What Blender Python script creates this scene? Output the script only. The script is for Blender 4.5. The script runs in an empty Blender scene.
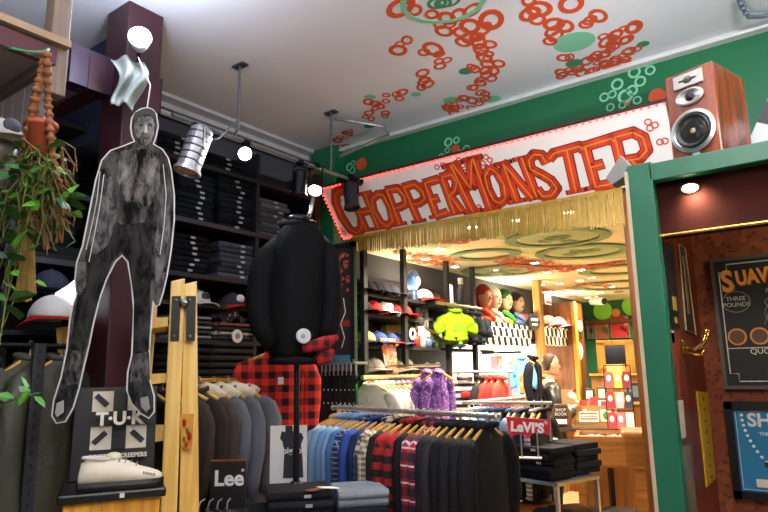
import bpy, math, random
from mathutils import Vector, Matrix, Euler
R = random.Random(11)
PI = math.pi
sc = bpy.context.scene
col = sc.collection
# ------------------------------------------------------------------ camera
F = 625.0; ROLL = math.radians(.95); PITCH = math.radians(10.6); YAW = math.radians(36.6); CH = 1.6
FW = Vector((-math.sin(YAW)*math.cos(PITCH), math.cos(YAW)*math.cos(PITCH), math.sin(PITCH)))
RT = Vector((math.cos(YAW), math.sin(YAW), 0)); UP = RT.cross(FW)
O = Vector((0, 0, CH))
RC = RT*math.cos(ROLL) - UP*(-math.sin(ROLL))*1.0
RC = RT*math.cos(ROLL) - UP*math.sin(ROLL); UC = RT*math.sin(ROLL) + UP*math.cos(ROLL)
def ray(px, py):
    return FW + RC*((px-384)/F) + UC*((256-py)/F)
def Zp(px, py, z):
    d = ray(px, py); return O + d*((z-CH)/d.z)
def Yp(px, py, y):
    d = ray(px, py); return O + d*(y/d.y)
def Xp(px, py, x):
    d = ray(px, py); return O + d*(x/d.x)
def Dp(px, py, D):
    return O + ray(px, py)*D
def Vp(px, py, b):               # pixel onto the upright plane through b that faces the photographer
    d = ray(px, py); n = Vector((b[0], b[1], 0)).normalized(); return O + d*(Vector((b[0], b[1], 0)).length/d.dot(n))
def face(p):                     # turn that makes local -Y look at where the photographer stood
    return math.atan2(-p[0], p[1])
cam_d = bpy.data.cameras.new('camera'); cam = bpy.data.objects.new('camera', cam_d); col.objects.link(cam)
cam_d.sensor_width = 36; cam_d.lens = 36*F/768; cam_d.clip_start = .05
cam.matrix_world = Matrix((( RC.x, UC.x, -FW.x, O.x), (RC.y, UC.y, -FW.y, O.y), (RC.z, UC.z, -FW.z, O.z), (0, 0, 0, 1)))
sc.camera = cam
# ------------------------------------------------------------------ materials
def lin(c):
    if isinstance(c, str):
        c = tuple(int(c[i:i+2], 16) for i in (1, 3, 5))
    return tuple(((v/255)/12.92 if v/255 <= .04045 else ((v/255+.055)/1.055)**2.4) for v in c) + (1,)
_m = {}
def newmat(key):
    m = bpy.data.materials.new(key); m.use_nodes = True
    nt = m.node_tree; return m, nt, nt.nodes['Principled BSDF']
def N(nt, t, **kw):
    n = nt.nodes.new(t)
    for k, v in kw.items():
        if k.startswith('i_'): n.inputs[k[2:].replace('_', ' ')].default_value = v
        else: setattr(n, k, v)
    return n
def mixc(nt, fac, a, b):
    n = nt.nodes.new('ShaderNodeMix'); n.data_type = 'RGBA'
    for s, v in ((0, fac), (6, a), (7, b)):
        if isinstance(v, (int, float, tuple)): n.inputs[s].default_value = v
        else: nt.links.new(v, n.inputs[s])
    return n.outputs[2]
def mth(nt, op, a, b=None, c=None):
    n = nt.nodes.new('ShaderNodeMath'); n.operation = op
    for s, v in enumerate((a, b, c)):
        if v is None: continue
        if isinstance(v, (int, float)): n.inputs[s].default_value = v
        else: nt.links.new(v, n.inputs[s])
    return n.outputs[0]
def oxyz(nt, coord='Object'):
    t = nt.nodes.new('ShaderNodeTexCoord'); s = nt.nodes.new('ShaderNodeSeparateXYZ')
    nt.links.new(t.outputs[coord], s.inputs[0]); return t.outputs[coord], s.outputs
def sh(c, k):
    return tuple(min(1, v*k) for v in c[:3]) + (1,)
def mat(c, rough=.6, metal=0, var=.14, scale=9, bump=0, bscale=80, emit=0, ecol=None, coat=0):
    key = 'm_%s_%s_%s_%s_%s_%s_%s' % (c, rough, metal, var, scale, bump, emit)
    if key in _m: return _m[key]
    m, nt, b = newmat('surface')
    co, _ = oxyz(nt); L = lin(c)
    n = N(nt, 'ShaderNodeTexNoise'); n.inputs['Scale'].default_value = scale; n.inputs['Detail'].default_value = 3
    nt.links.new(co, n.inputs['Vector'])
    o = mixc(nt, n.outputs[0], sh(L, 1-var), sh(L, 1+var)); nt.links.new(o, b.inputs['Base Color'])
    b.inputs['Roughness'].default_value = rough; b.inputs['Metallic'].default_value = metal
    b.inputs['Coat Weight'].default_value = coat
    if rough >= .8: b.inputs['Specular IOR Level'].default_value = .15
    if bump:
        n2 = N(nt, 'ShaderNodeTexNoise'); n2.inputs['Scale'].default_value = bscale; nt.links.new(co, n2.inputs['Vector'])
        bp = N(nt, 'ShaderNodeBump'); bp.inputs['Strength'].default_value = bump; bp.inputs['Distance'].default_value = .01
        nt.links.new(n2.outputs[0], bp.inputs['Height']); nt.links.new(bp.outputs[0], b.inputs['Normal'])
    if emit:
        b.inputs['Emission Color'].default_value = lin(ecol or c); b.inputs['Emission Strength'].default_value = emit
    _m[key] = m; return m
def cloth(c, var=.22): return mat(c, .9, 0, var, 6, .35, 160)
def steel(c='#c8c8cc', r=.22): return mat(c, r, 1, .05, 12)
def wood(c, c2, rough=.4, scale=1.0, axis='Z', coat=0):
    key = 'w_%s%s%s%s%s' % (c, c2, rough, scale, axis)
    if key in _m: return _m[key]
    m, nt, b = newmat('timber'); co, _ = oxyz(nt)
    mp = N(nt, 'ShaderNodeMapping'); nt.links.new(co, mp.inputs[0])
    k = {'X': (.6, 9, 9), 'Y': (9, .6, 9), 'Z': (9, 9, .6)}[axis]
    mp.inputs['Scale'].default_value = tuple(v*scale for v in k)
    n = N(nt, 'ShaderNodeTexNoise'); n.inputs['Scale'].default_value = 3; n.inputs['Detail'].default_value = 6; n.inputs['Distortion'].default_value = .6
    nt.links.new(mp.outputs[0], n.inputs['Vector'])
    rp = N(nt, 'ShaderNodeValToRGB'); rp.color_ramp.elements[0].position = .35; rp.color_ramp.elements[1].position = .68
    rp.color_ramp.elements[0].color = lin(c2); rp.color_ramp.elements[1].color = lin(c)
    nt.links.new(n.outputs[0], rp.inputs[0]); nt.links.new(rp.outputs[0], b.inputs['Base Color'])
    b.inputs['Roughness'].default_value = rough; b.inputs['Coat Weight'].default_value = coat
    _m[key] = m; return m
def plaid(c1, c2, per=.09, line=None, lw=.1):
    key = 'p%s%s%s%s' % (c1, c2, per, line)
    if key in _m: return _m[key]
    m, nt, b = newmat('check_cloth'); co, s = oxyz(nt)
    fx = mth(nt, 'FRACT', mth(nt, 'DIVIDE', mth(nt, 'ADD', s[0], 10.0), per)); fz = mth(nt, 'FRACT', mth(nt, 'DIVIDE', mth(nt, 'ADD', s[2], 10.0), per))
    a = mth(nt, 'LESS_THAN', fx, .5); d = mth(nt, 'LESS_THAN', fz, .5)
    o = mixc(nt, mth(nt, 'MULTIPLY', mth(nt, 'ADD', a, d), .5), lin(c1), lin(c2))
    if line:
        w1 = mth(nt, 'LESS_THAN', mth(nt, 'ABSOLUTE', mth(nt, 'SUBTRACT', fx, .75)), lw*.5); w2 = mth(nt, 'LESS_THAN', mth(nt, 'ABSOLUTE', mth(nt, 'SUBTRACT', fz, .75)), lw*.5)
        o = mixc(nt, mth(nt, 'MAXIMUM', w1, w2), o, lin(line))
    nt.links.new(o, b.inputs['Base Color']); b.inputs['Roughness'].default_value = .9
    _m[key] = m; return m
def stripes(c1, c2, per=.04, axis=2, duty=.5):
    key = 's%s%s%s%s' % (c1, c2, per, axis)
    if key in _m: return _m[key]
    m, nt, b = newmat('striped_cloth'); co, s = oxyz(nt)
    f = mth(nt, 'LESS_THAN', mth(nt, 'FRACT', mth(nt, 'DIVIDE', mth(nt, 'ADD', s[axis], 10.0), per)), duty)
    nt.links.new(mixc(nt, f, lin(c1), lin(c2)), b.inputs['Base Color']); b.inputs['Roughness'].default_value = .9
    _m[key] = m; return m
def speck(c1, c2, scale=60, thr=.5, c3=None, rough=.9):
    key = 'k%s%s%s%s%s' % (c1, c2, scale, thr, c3)
    if key in _m: return _m[key]
    m, nt, b = newmat('printed_cloth'); co, s = oxyz(nt)
    v = N(nt, 'ShaderNodeTexVoronoi'); v.inputs['Scale'].default_value = scale; nt.links.new(co, v.inputs['Vector'])
    o = mixc(nt, mth(nt, 'LESS_THAN', v.outputs['Distance'], thr*.6), lin(c1), lin(c2))
    if c3:
        v2 = N(nt, 'ShaderNodeTexNoise'); v2.inputs['Scale'].default_value = scale*.4; nt.links.new(co, v2.inputs['Vector'])
        o = mixc(nt, mth(nt, 'GREATER_THAN', v2.outputs[0], .56), o, lin(c3))
    nt.links.new(o, b.inputs['Base Color']); b.inputs['Roughness'].default_value = rough
    _m[key] = m; return m
def checker(c1, c2, sx, sz, skew=0.0):
    key = 'c%s%s%s%s%s' % (c1, c2, sx, sz, skew)
    if key in _m: return _m[key]
    m, nt, b = newmat('checkerboard'); co, s = oxyz(nt)
    u = mth(nt, 'ADD', s[0], mth(nt, 'MULTIPLY', s[2], skew))
    i = mth(nt, 'FLOOR', mth(nt, 'DIVIDE', mth(nt, 'ADD', u, 10.0), sx)); j = mth(nt, 'FLOOR', mth(nt, 'DIVIDE', mth(nt, 'ADD', s[2], 10.0), sz))
    f = mth(nt, 'MODULO', mth(nt, 'ADD', i, j), 2.0)
    nt.links.new(mixc(nt, f, lin(c1), lin(c2)), b.inputs['Base Color']); b.inputs['Roughness'].default_value = .5
    _m[key] = m; return m
def mottle(c1, c2, scale):
    key = 'mo%s%s%s' % (c1, c2, scale)
    if key in _m: return _m[key]
    m, nt, b = newmat('printed_card'); co, _ = oxyz(nt)
    n = N(nt, 'ShaderNodeTexNoise'); n.inputs['Scale'].default_value = scale; n.inputs['Detail'].default_value = 9; n.inputs['Roughness'].default_value = .68; n.inputs['Distortion'].default_value = .4
    mp = N(nt, 'ShaderNodeMapping'); mp.inputs['Scale'].default_value = (1.5, 1, .6); nt.links.new(co, mp.inputs[0]); nt.links.new(mp.outputs[0], n.inputs['Vector'])
    rp = N(nt, 'ShaderNodeValToRGB'); rp.color_ramp.elements[0].position = .42; rp.color_ramp.elements[1].position = .70
    rp.color_ramp.elements[0].color = lin(c1); rp.color_ramp.elements[1].color = lin(c2)
    nt.links.new(n.outputs[0], rp.inputs[0]); nt.links.new(rp.outputs[0], b.inputs['Base Color']); b.inputs['Roughness'].default_value = .8; b.inputs['Specular IOR Level'].default_value = .12
    _m[key] = m; return m
def glow(c, e): return mat(c, .5, 0, 0, 9, 0, 80, e)
BLACK = mat('#0c0c0e', .5); IRON = mat('#141416', .4, .6); WHITE = mat('#eeeeec', .6, 0, .05); CHROME = mat('#c6c7ca', .3, .75, .05, 12)
BRASS = steel('#d8b45c', .2); PALEWOOD = wood('#e9b95c', '#c98f35', .45); RED = mat('#c8171b', .55)
# ------------------------------------------------------------------ mesh builder
class B:
    def __init__(s): s.v = []; s.f = []; s.m = []; s.T = Matrix()
    def add(s, vs, fs, mi=0):
        k = len(s.v); s.v += [s.T @ Vector(p) for p in vs]; s.f += [tuple(i+k for i in f) for f in fs]; s.m += [mi]*len(fs); return s
    def box(s, c, d, mi=0, rot=None):
        x, y, z = (v/2 for v in d); M = Matrix.Translation(c) @ (Euler(rot).to_matrix().to_4x4() if rot else Matrix())
        vs = [M @ Vector((a*x, b*y, e*z)) for a in (-1, 1) for b in (-1, 1) for e in (-1, 1)]
        return s.add(vs, [(0, 1, 3, 2), (4, 6, 7, 5), (0, 4, 5, 1), (2, 3, 7, 6), (0, 2, 6, 4), (1, 5, 7, 3)], mi)
    def loft(s, rings, mi=0, caps=True, closed=False):
        n = len(rings[0]); vs = [p for r in rings for p in r]; fs = []; K = len(rings)
        for k in range(K if closed else K-1):
            a, b = k*n, ((k+1) % K)*n
            for i in range(n): j = (i+1) % n; fs.append((a+i, a+j, b+j, b+i))
        if caps and not closed: fs += [tuple(range(n-1, -1, -1)), tuple(range((K-1)*n, K*n))]
        return s.add(vs, fs, mi)
    def tube(s, pts, r, n=8, mi=0, closed=False, flat=1.0):
        pts = [Vector(p) for p in pts]; rs = r if isinstance(r, (list, tuple)) else [r]*len(pts); rings = []; K = len(pts)
        prev = None
        for k, p in enumerate(pts):
            t = (pts[(k+1) % K]-pts[k-1]) if closed else (pts[min(k+1, K-1)]-pts[max(k-1, 0)])
            t = t.normalized() if t.length > 1e-9 else Vector((0, 0, 1))
            if prev is None: a = t.cross(Vector((0, 1, 0)) if abs(t.y) < .9 else Vector((1, 0, 0))).normalized()
            else: a = (prev - t*prev.dot(t)).normalized()
            prev = a; b = t.cross(a)
            rings.append([p + (a*math.cos(q) + b*math.sin(q)*flat)*rs[k] for q in (2*PI*i/n for i in range(n))])
        return s.loft(rings, mi, True, closed)
    def lathe(s, prof, n=16, mi=0, c=(0, 0, 0), sx=1, sy=1):
        return s.loft([[(c[0]+r*sx*math.cos(2*PI*i/n), c[1]+r*sy*math.sin(2*PI*i/n), c[2]+z) for i in range(n)] for r, z in prof], mi)
    def cyl(s, a, b, r, n=12, mi=0, r2=None): return s.tube([a, b], [r, r if r2 is None else r2], n, mi)
    def ell(s, c, r, n=14, mi=0, half=0):
        prof = []
        for k in range(9):
            t = (-PI/2 + PI*k/8) if not half else (PI/2*k/8)
            prof.append((max(math.cos(t), .004), math.sin(t)))
        return s.loft([[(c[0]+a*r[0]*math.cos(2*PI*i/n), c[1]+a*r[1]*math.sin(2*PI*i/n), c[2]+z*r[2]) for i in range(n)] for a, z in prof], mi)
    def prism(s, poly, t, fr=None, mi=0):     # polygon in local x-z, thickness t towards +y; fr maps (u, v, w) -> point
        fr = fr or (lambda u, v, w: (u, w, v)); n = len(poly)
        vs = [fr(u, v, 0) for u, v in poly] + [fr(u, v, t) for u, v in poly]
        return s.add(vs, [tuple(range(n)), tuple(range(2*n-1, n-1, -1))] + [(i, i+n, (i+1) % n+n, (i+1) % n) for i in range(n)], mi)
    def sheet(s, fn, nu, nv, t=.004, mi=0):   # two-sided cloth of real thickness: fn(u, v) -> point, thickened along y
        vs = []; fs = []
        for w in (0, 1):
            for i in range(nu+1):
                for j in range(nv+1):
                    p = Vector(fn(i/nu, j/nv)); p.y += w*t; vs.append(p)
        h = (nu+1)*(nv+1); q = lambda i, j, w: w*h+i*(nv+1)+j
        for i in range(nu):
            for j in range(nv):
                fs.append((q(i, j, 0), q(i+1, j, 0), q(i+1, j+1, 0), q(i, j+1, 0))); fs.append((q(i, j, 1), q(i, j+1, 1), q(i+1, j+1, 1), q(i+1, j, 1)))
        for i in range(nu):
            for j in (0, nv): fs.append((q(i, j, 0), q(i, j, 1), q(i+1, j, 1), q(i+1, j, 0)))
        for j in range(nv):
            for i in (0, nu): fs.append((q(i, j, 0), q(i, j+1, 0), q(i, j+1, 1), q(i, j, 1)))
        return s.add(vs, fs, mi)
    def ring(s, ro, ri, t, fr, n=14, mi=0, ex=1.0, rot=0.0):
        vs = []
        for w in (0, t):
            for r in (ro, ri):
                for i in range(n):
                    a = 2*PI*i/n; x, y = r*math.cos(a)*ex, r*math.sin(a)
                    vs.append(fr(x*math.cos(rot)-y*math.sin(rot), x*math.sin(rot)+y*math.cos(rot), w))
        fs = []
        for i in range(n):
            j = (i+1) % n
            fs += [(i, j, n+j, n+i), (2*n+i, 3*n+i, 3*n+j, 2*n+j), (i, 2*n+i, 2*n+j, j), (n+i, n+j, 3*n+j, 3*n+i)]
        return s.add(vs, fs, mi)
def props(o, label=None, cat=None, group=None, kind=None):
    if label: o['label'] = label
    if cat: o['category'] = cat
    if group: o['group'] = group
    if kind: o['kind'] = kind
    return o
def obj(name, b, mats, parent=None, bev=0, smooth=False, sub=0, loc=None, rot=None):
    me = bpy.data.meshes.new(name); me.from_pydata([tuple(p) for p in b.v], [], b.f)
    mats = mats if isinstance(mats, (list, tuple)) else [mats]
    for m in mats: me.materials.append(m)
    if len(mats) > 1: me.polygons.foreach_set('material_index', b.m)
    if smooth: me.polygons.foreach_set('use_smooth', [True]*len(me.polygons))
    me.validate(); me.update()
    import bmesh as _b
    bm = _b.new(); bm.from_mesh(me); _b.ops.recalc_face_normals(bm, faces=bm.faces); bm.to_mesh(me); bm.free()
    o = bpy.data.objects.new(name, me); col.objects.link(o)
    if parent: o.parent = parent
    if loc is not None: o.location = loc
    if rot is not None: o.rotation_euler = rot
    if bev:
        md = o.modifiers.new('bevel', 'BEVEL'); md.width = bev; md.segments = 2; md.limit_method = 'ANGLE'
    if sub:
        md = o.modifiers.new('subdivision', 'SUBSURF'); md.levels = sub; md.render_levels = sub
    return o
def thing(name, label, cat, loc=(0, 0, 0), rz=0, group=None, rot=None):
    o = bpy.data.objects.new(name, None); col.objects.link(o); o.empty_display_size = .1
    o.location = loc; o.rotation_euler = rot or (0, 0, rz); return props(o, label, cat, group)
def dup(root, loc, rz=None, label=None, group=None):
    r = root.copy(); col.objects.link(r); r.location = loc
    if rz is not None: r.rotation_euler = (0, 0, rz)
    if label: r['label'] = label
    if group: r['group'] = group
    for ch in list(root.children):
        c = ch.copy(); col.objects.link(c); c.parent = r
        for g in list(ch.children):
            d = g.copy(); col.objects.link(d); d.parent = c
    return r
def structure(name, b, m, parent=None, bev=0, smooth=False):
    o = obj(name, b, m, parent, bev, smooth)
    if not parent: o['kind'] = 'structure'
    return o
def text(s, size, m, parent, loc, name='lettering', extrude=.002, offset=0.0, rot=(PI/2, 0, 0), sx=1.0, spacing=1.0, align='CENTER', shear=0):
    cu = bpy.data.curves.new(name, 'FONT'); cu.body = s; cu.size = size; cu.extrude = extrude; cu.offset = offset; cu.align_x = align; cu.align_y = 'CENTER'
    cu.space_character = spacing; cu.shear = shear; cu.resolution_u = 3
    t = bpy.data.objects.new('t', cu); col.objects.link(t)
    dg = bpy.context.evaluated_depsgraph_get(); dg.update()
    me = bpy.data.meshes.new_from_object(t.evaluated_get(dg)); bpy.data.objects.remove(t); bpy.data.curves.remove(cu)
    me.materials.clear(); me.materials.append(m); me.name = name
    o = bpy.data.objects.new(name, me); col.objects.link(o); o.parent = parent; o.location = loc; o.rotation_euler = rot; o.scale = (sx, 1, 1); return o
ORD = ['first', 'second', 'third', 'fourth', 'fifth', 'sixth', 'seventh', 'eighth', 'ninth', 'tenth', 'eleventh', 'twelfth', 'thirteenth', 'fourteenth',
       'fifteenth', 'sixteenth', 'seventeenth', 'eighteenth', 'nineteenth', 'twentieth', 'twenty-first', 'twenty-second', 'twenty-third', 'twenty-fourth',
       'twenty-fifth', 'twenty-sixth', 'twenty-seventh', 'twenty-eighth', 'twenty-ninth', 'thirtieth']
def lamp(kind, loc, energy, c=(1, 1, 1), size=.1, aim=None, angle=90, blend=.5):
    d = bpy.data.lights.new('lamp_light', kind); d.energy = energy; d.color = c
    if kind == 'AREA': d.size = size
    else: d.shadow_soft_size = size
    if kind == 'SPOT': d.spot_size = math.radians(angle); d.spot_blend = blend
    o = bpy.data.objects.new('lamp_light', d); col.objects.link(o); o.location = loc
    if aim is not None: o.rotation_euler = (Vector(aim)-Vector(loc)).to_track_quat('-Z', 'Y').to_euler()
    return o
# ================================================================== the setting
XL = -3.7; YB = 3.9; HC = 3.5; HI = 2.75
ceil_m = mat('#dedde3', .8, 0, .03, 2)
cream = mat('#ecdfb4', .75, 0, .05, 2)
green = mat('#14683f', .45, 0, .08, 3)
dkwall = mat('#23232a', .8)
structure('floor', B().box((-.4, 5, -.05), (7.6, 14, .1)), wood('#c9b08c', '#b0946c', .4, 1, 'Y'))
ceil = structure('ceiling', B().box((-.4, .95, HC+.05), (7.2, 5.9, .1)), ceil_m)
ceil2 = structure('ceiling.001', B().box((-.4, 7.5, HI+.05), (7.2, 7.0, .1)), cream)
structure('wall_left', B().box((XL-.05, 5, 1.8), (.1, 14, 3.6)), mat('#55565f', .8, 0, .06, 3))
hdr = structure('wall_middle', B().box((-.35, YB+.16, (HI+HC)/2), (6.7, .3, HC-HI)).box((1.0, YB+.16, HI/2), (3.9, .3, HI)), green)
structure('wall_back', B().box((-.4, 10.95, 1.8), (7.2, .3, 3.6)), mat('#1f6b3c', .6, 0, .08, 3))
structure('wall_right', B().box((2.98, 5, 1.8), (.1, 14, 3.6)), mat('#6b5a48', .8))
# cornice moulding at the top of the left wall, cove along the green header
structure('trim_1', B().box((XL+.03, 1.0, HC-.03), (.07, 5.8, .06)).box((XL+.08, 1.0, HC-.012), (.16, 5.8, .025)).tube([(XL+.06, -1.8, HC-.1), (XL+.06, 3.85, HC-.1)], .02, 8), mat('#c9cbd0', .6))
structure('trim_2', B().box((-.35, YB-.015, HC-.02), (6.6, .05, .035)).tube([(-3.6, YB-.05, HC-.03), (2.9, YB-.05, HC-.03)], .012, 8), mat('#d5d8d4', .5))
# wooden jamb on the right of the opening, green pilaster on the left
structure('trim_3', B().box((-1.0, YB+.12, HI/2), (.10, .26, HI)), wood('#a8662c', '#7c4318', .4))
structure('trim_4', B().box((-3.44, YB+.02, HC/2), (.26, .3, HC)), green, bev=.01)

# ---------------- painted rings on the front ceiling (flat paint on the real ceiling plane)
orange = mat('#d4502a', .7, 0, .1); mint = mat('#7fc7a2', .7, 0, .06); pine = mat('#3f8a64', .7, 0, .06)
cp = lambda p, z: (lambda u, v, w: (p.x+u, p.y+v, z-w))
rg = B(); discs = B(); dk = B()
def ring_c(px, py, r, ex=None, rot=None, z=HC, b=None, th=.44):
    p = Zp(px, py, z); z = z-(.014+R.random()*.003 if z == HI else 0); r = r*(.80 if z == HC and b is None else 1); (b or rg).ring(r, r*(1-th), .0012+R.random()*.002, cp(p, z), 16, 0, (ex if z != HC or b is not None else R.uniform(1.1, 1.7)) or R.uniform(1, 1.5), rot if rot is not None else (math.atan2(p.y, p.x)+R.uniform(-.6, .6) if z == HC else R.uniform(0, PI)))
def chain(pts, step=5.2, jit=3, r=(.036, .056), z=HC, b=None):
    if z == HC: step *= .92
    for (x0, y0), (x1, y1) in zip(pts, pts[1:]):
        L = math.hypot(x1-x0, y1-y0); n = max(1, int(L/step))
        for k in range(n):
            t = (k+.5)/n; ring_c(x0+(x1-x0)*t+R.uniform(-jit, jit), y0+(y1-y0)*t+R.uniform(-jit*.7, jit*.7), R.uniform(*r), z=z, b=b)
for x, y, r, e in ((400, 8, .085, 1.2), (415, 10, .05, 2.2), (408, 3, .05, 1.3), (432, 14, .05, 1.6), (458, 15, .055, 1.4), (472, 10, .055, 1.2), (447, 18, .06, 1.4), (444, 31, .06, 1.3), (440, 25, .045, 1.8), (450, 24, .045, 1.3),
                (491, 20, .09, 1.4), (470, 26, .075, 1.5), (483, 29, .06, 1.2), (461, 32, .06, 1.2), (477, 37, .06, 1.4), (468, 38, .05, 1), (463, 42, .05, 1.2), (479, 43, .06, 1.1), (490, 44, .05, 1.3), (481, 49, .06, 1.2), (481, 53, .04, 1.3),
                (398, 50, .07, 1.6), (400, 44, .04, 1.2), (407, 40, .045, 1.1), (433, 49, .075, 1.2), (424, 52, .05, 1.3), (439, 54, .045, 1.1), (439, 61, .04, 1.2), (447, 60, .04, 1.2), (440, 66, .05, 1.3),
                (530, 14, .075, 1.3), (539, 9, .085, 1.1), (537, 19, .06, 1.1), (571, 4, .085, 1.1), (529, 0, .05, 1.2), (554, 24, .075, 1.1), (565, 26, .06, 1.3), (553, 31, .055, 1.2), (556, 36, .05, 1.1), (550, 41, .05, 1.5), (598, 16, .06, 1.3), (590, 20, .05, 1.6), (586, 24, .05, 1.1),
                (386, 101, .04, 1.3), (634, 27, .06, 1.4)):
    ring_c(x, y, r, e)
chain([(488, 53), (496, 58), (484, 66), (490, 74), (480, 82), (470, 88), (478, 96), (462, 100), (450, 108), (458, 116)], 4.4, 6)
chain([(478, 70), (468, 64)], 5, 2); chain([(424, 70), (420, 78), (424, 86), (422, 94)], 4.5, 5); chain([(388, 92), (396, 97), (404, 92)], 4, 4); chain([(378, 105), (384, 112), (386, 118)], 4, 4)
chain([(442, 106), (452, 107), (462, 104)], 4, 3); chain([(470, 108), (480, 104)], 4, 3); chain([(486, 92), (484, 100)], 4, 3); chain([(370, 98), (374, 112), (362, 120)], 4, 4)
chain([(600, 36), (612, 36), (622, 32), (632, 25)], 4.6, 4); chain([(604, 38), (614, 46), (618, 40), (630, 36)], 4.6, 4); chain([(564, 57), (574, 58)], 4, 3); chain([(560, 72), (572, 72), (584, 70), (596, 66), (608, 60), (622, 56), (628, 50), (638, 46)], 4.2, 5)
chain([(586, 62), (590, 58), (606, 55), (612, 46)], 4.2, 4); chain([(596, 72), (610, 68), (628, 64), (620, 70)], 4.2, 4); chain([(334, 140), (344, 132), (352, 136)], 4, 3); chain([(336, 150), (350, 145)], 4, 3)
obj('painted_rings', rg, orange, ceil)
for x, y, r, e, bb in ((574, 42, .115, 1.5, discs), (574, 63, .05, 1.4, dk), (451, 100, .055, 1.7, discs), (493, 99, .055, 1.6, discs), (466, 71, .045, 1.6, dk), (370, 97, .04, 1.4, discs), (369, 126, .04, 1.5, dk), (643, 44, .035, 1.2, dk), (416, 94, .035, 1.4, discs)):
    p = Zp(x, y, HC); e = 1.05; bb.prism([(r*e*math.cos(2*PI*i/24), r*math.sin(2*PI*i/24)) for i in range(24)], .002, cp(p, HC))
ring_c(443, 2, .2, 1.15, .3, b=discs, th=.14); ring_c(437, 3, .05, 1.1, 0, b=dk, th=.35); ring_c(443, 3, .045, 1.1, 0, b=dk, th=.35); ring_c(449, 1, .05, 1.3, 0, b=dk, th=.3)
obj('painted_discs', discs, mint, ceil); obj('painted_dark_discs', dk, pine, ceil)
# ---------------- mint and orange rings on the green header
hp = B(); ho = B()
for x, y, r in ((617, 84, .05), (604, 97, .04), (610, 107, .035), (634, 72, .05), (640, 81, .045), (650, 70, .04), (612, 94, .035), (625, 96, .06), (632, 90, .045), (637, 100, .035), (645, 62, .04), (622, 105, .03), (459, 153, .035), (466, 149, .04), (472, 152, .035), (463, 160, .035), (470, 160, .03), (441, 157, .04), (448, 142, .045), (456, 140, .035), (333, 165, .045), (349, 167, .045), (353, 163, .03), (341, 172, .03), (352, 170, .04), (447, 150, .03)):
    p = Yp(x, y, YB); hp.ring(r*.8, r*.5, .003, lambda u, v, w, p=p: (p.x+u, YB+.01-w-.004, p.z+v), 14)
for x, y, r in ((657, 96, .05), (455, 149, .035), (361, 164, .055), (627, 102, .02)):
    p = Yp(x, y, YB); ho.prism([(r*math.cos(2*PI*i/18), r*math.sin(2*PI*i/18)) for i in range(18)], .004, lambda u, v, w, p=p: (p.x+u, YB+.008-w, p.z+v))
obj('painted_bubbles', hp, mint, hdr); obj('painted_dots', ho, orange, hdr)
# ---------------- inner ceiling mural
im = B(); ig = B(); iy = B(); idk = B()
_dz = [0]
def disc_c(b, px, py, r, e, z=HI, rot=.3):
    _dz[0] += .0012; z = z+.002-_dz[0]
    p = Zp(px, py, z); c, s = math.cos(rot), math.sin(rot)
    b.prism([(r*e*math.cos(a)*c-r*math.sin(a)*s, r*e*math.cos(a)*s+r*math.sin(a)*c) for a in (2*PI*i/24 for i in range(24))], .003, cp(p, z))
disc_c(ig, 518, 232, .28, 1.2); disc_c(iy, 538, 247, .34, 1.3); disc_c(ig, 611, 254, .32, 1.2); disc_c(ig, 476, 234, .12, 1.3); disc_c(ig, 432, 245, .16, 1.2)
for x, y, r in ((557, 237, .40), (582, 251, .40), (503, 270, .42)):
    ring_c(x, y, r, 1.15, .3, HI, idk, .22); disc_c(ig, x, y, r*.72, 1.15); 
    for k in range(5): ring_c(x+(k-2)*6, y+R.uniform(-3, 3), r*.16, 1.1, None, HI, idk, .4)
for x, y, r in ((485, 254, .3), (620, 269, .4), (615, 285, .5)): ring_c(x, y, r, 1.2, .3, HI, idk, .3)
chain([(398, 252), (420, 254), (440, 256), (456, 258)], 2.6, 3, (.035, .065), HI, im); chain([(410, 258), (430, 262), (450, 263)], 2.6, 2.5, (.035, .065), HI, im)
chain([(500, 256), (520, 260), (545, 262), (566, 266)], 2.4, 3.5, (.035, .065), HI, im); chain([(530, 266), (560, 269), (590, 266), (622, 262)], 2.4, 3, (.035, .07), HI, im); chain([(498, 260), (520, 266), (540, 268)], 3, 2, (.035, .065), HI, im)
chain([(445, 240), (468, 238)], 4, 2, (.05, .09), HI, im); chain([(560, 288), (600, 283), (625, 292)], 4, 3, (.035, .065), HI, im); chain([(535, 286), (575, 296)], 4, 2, (.035, .065), HI, im)
obj('painted_rings', im, mat('#c4532c', .7), ceil2); obj('painted_discs', ig, mat('#b3c28c', .7), ceil2); obj('painted_pale_disc', iy, mat('#d3d99a', .7), ceil2); obj('painted_dark_rings', idk, mat('#7f9b6a', .7), ceil2)

# ================================================================== the big sign, its lights and its fringe
X0, X1 = -3.30, -.69
SO = Vector((X0, YB-.02, 2.70)); SU = Vector((0, -.284, .376)).normalized(); SN = Vector((0, -SU.z, SU.y)); SH = .475
def spl(px, py):     # pixel -> (u, v) metres on the sign board
    d = ray(px, py); t = (SO-O).dot(SN)/d.dot(SN); p = O+d*t-SO; return Vector((p.x, p.dot(SU)))
sfr = lambda u, v, w: tuple(SO + Vector((u, 0, 0)) + SU*v + SN*w)
W = X1-X0
sign = thing('shop_sign', 'long white overhead sign with red western lettering CHOPPERMONSTER and a border of red lights', 'sign')
obj('board', B().prism([(0, 0), (W, 0), (W, SH), (0, SH)], -.03, sfr), mat('#f1eeea', .6, 0, .04, 3), sign)
obj('edging', B().prism([(-.02, SH-.004), (W+.01, SH-.004), (W+.01, SH+.012), (-.02, SH+.012)], .02, sfr).prism([(-.02, -.012), (W+.01, -.012), (W+.01, .003), (-.02, .003)], .012, sfr), mat('#3a2320', .6), sign)
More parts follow.
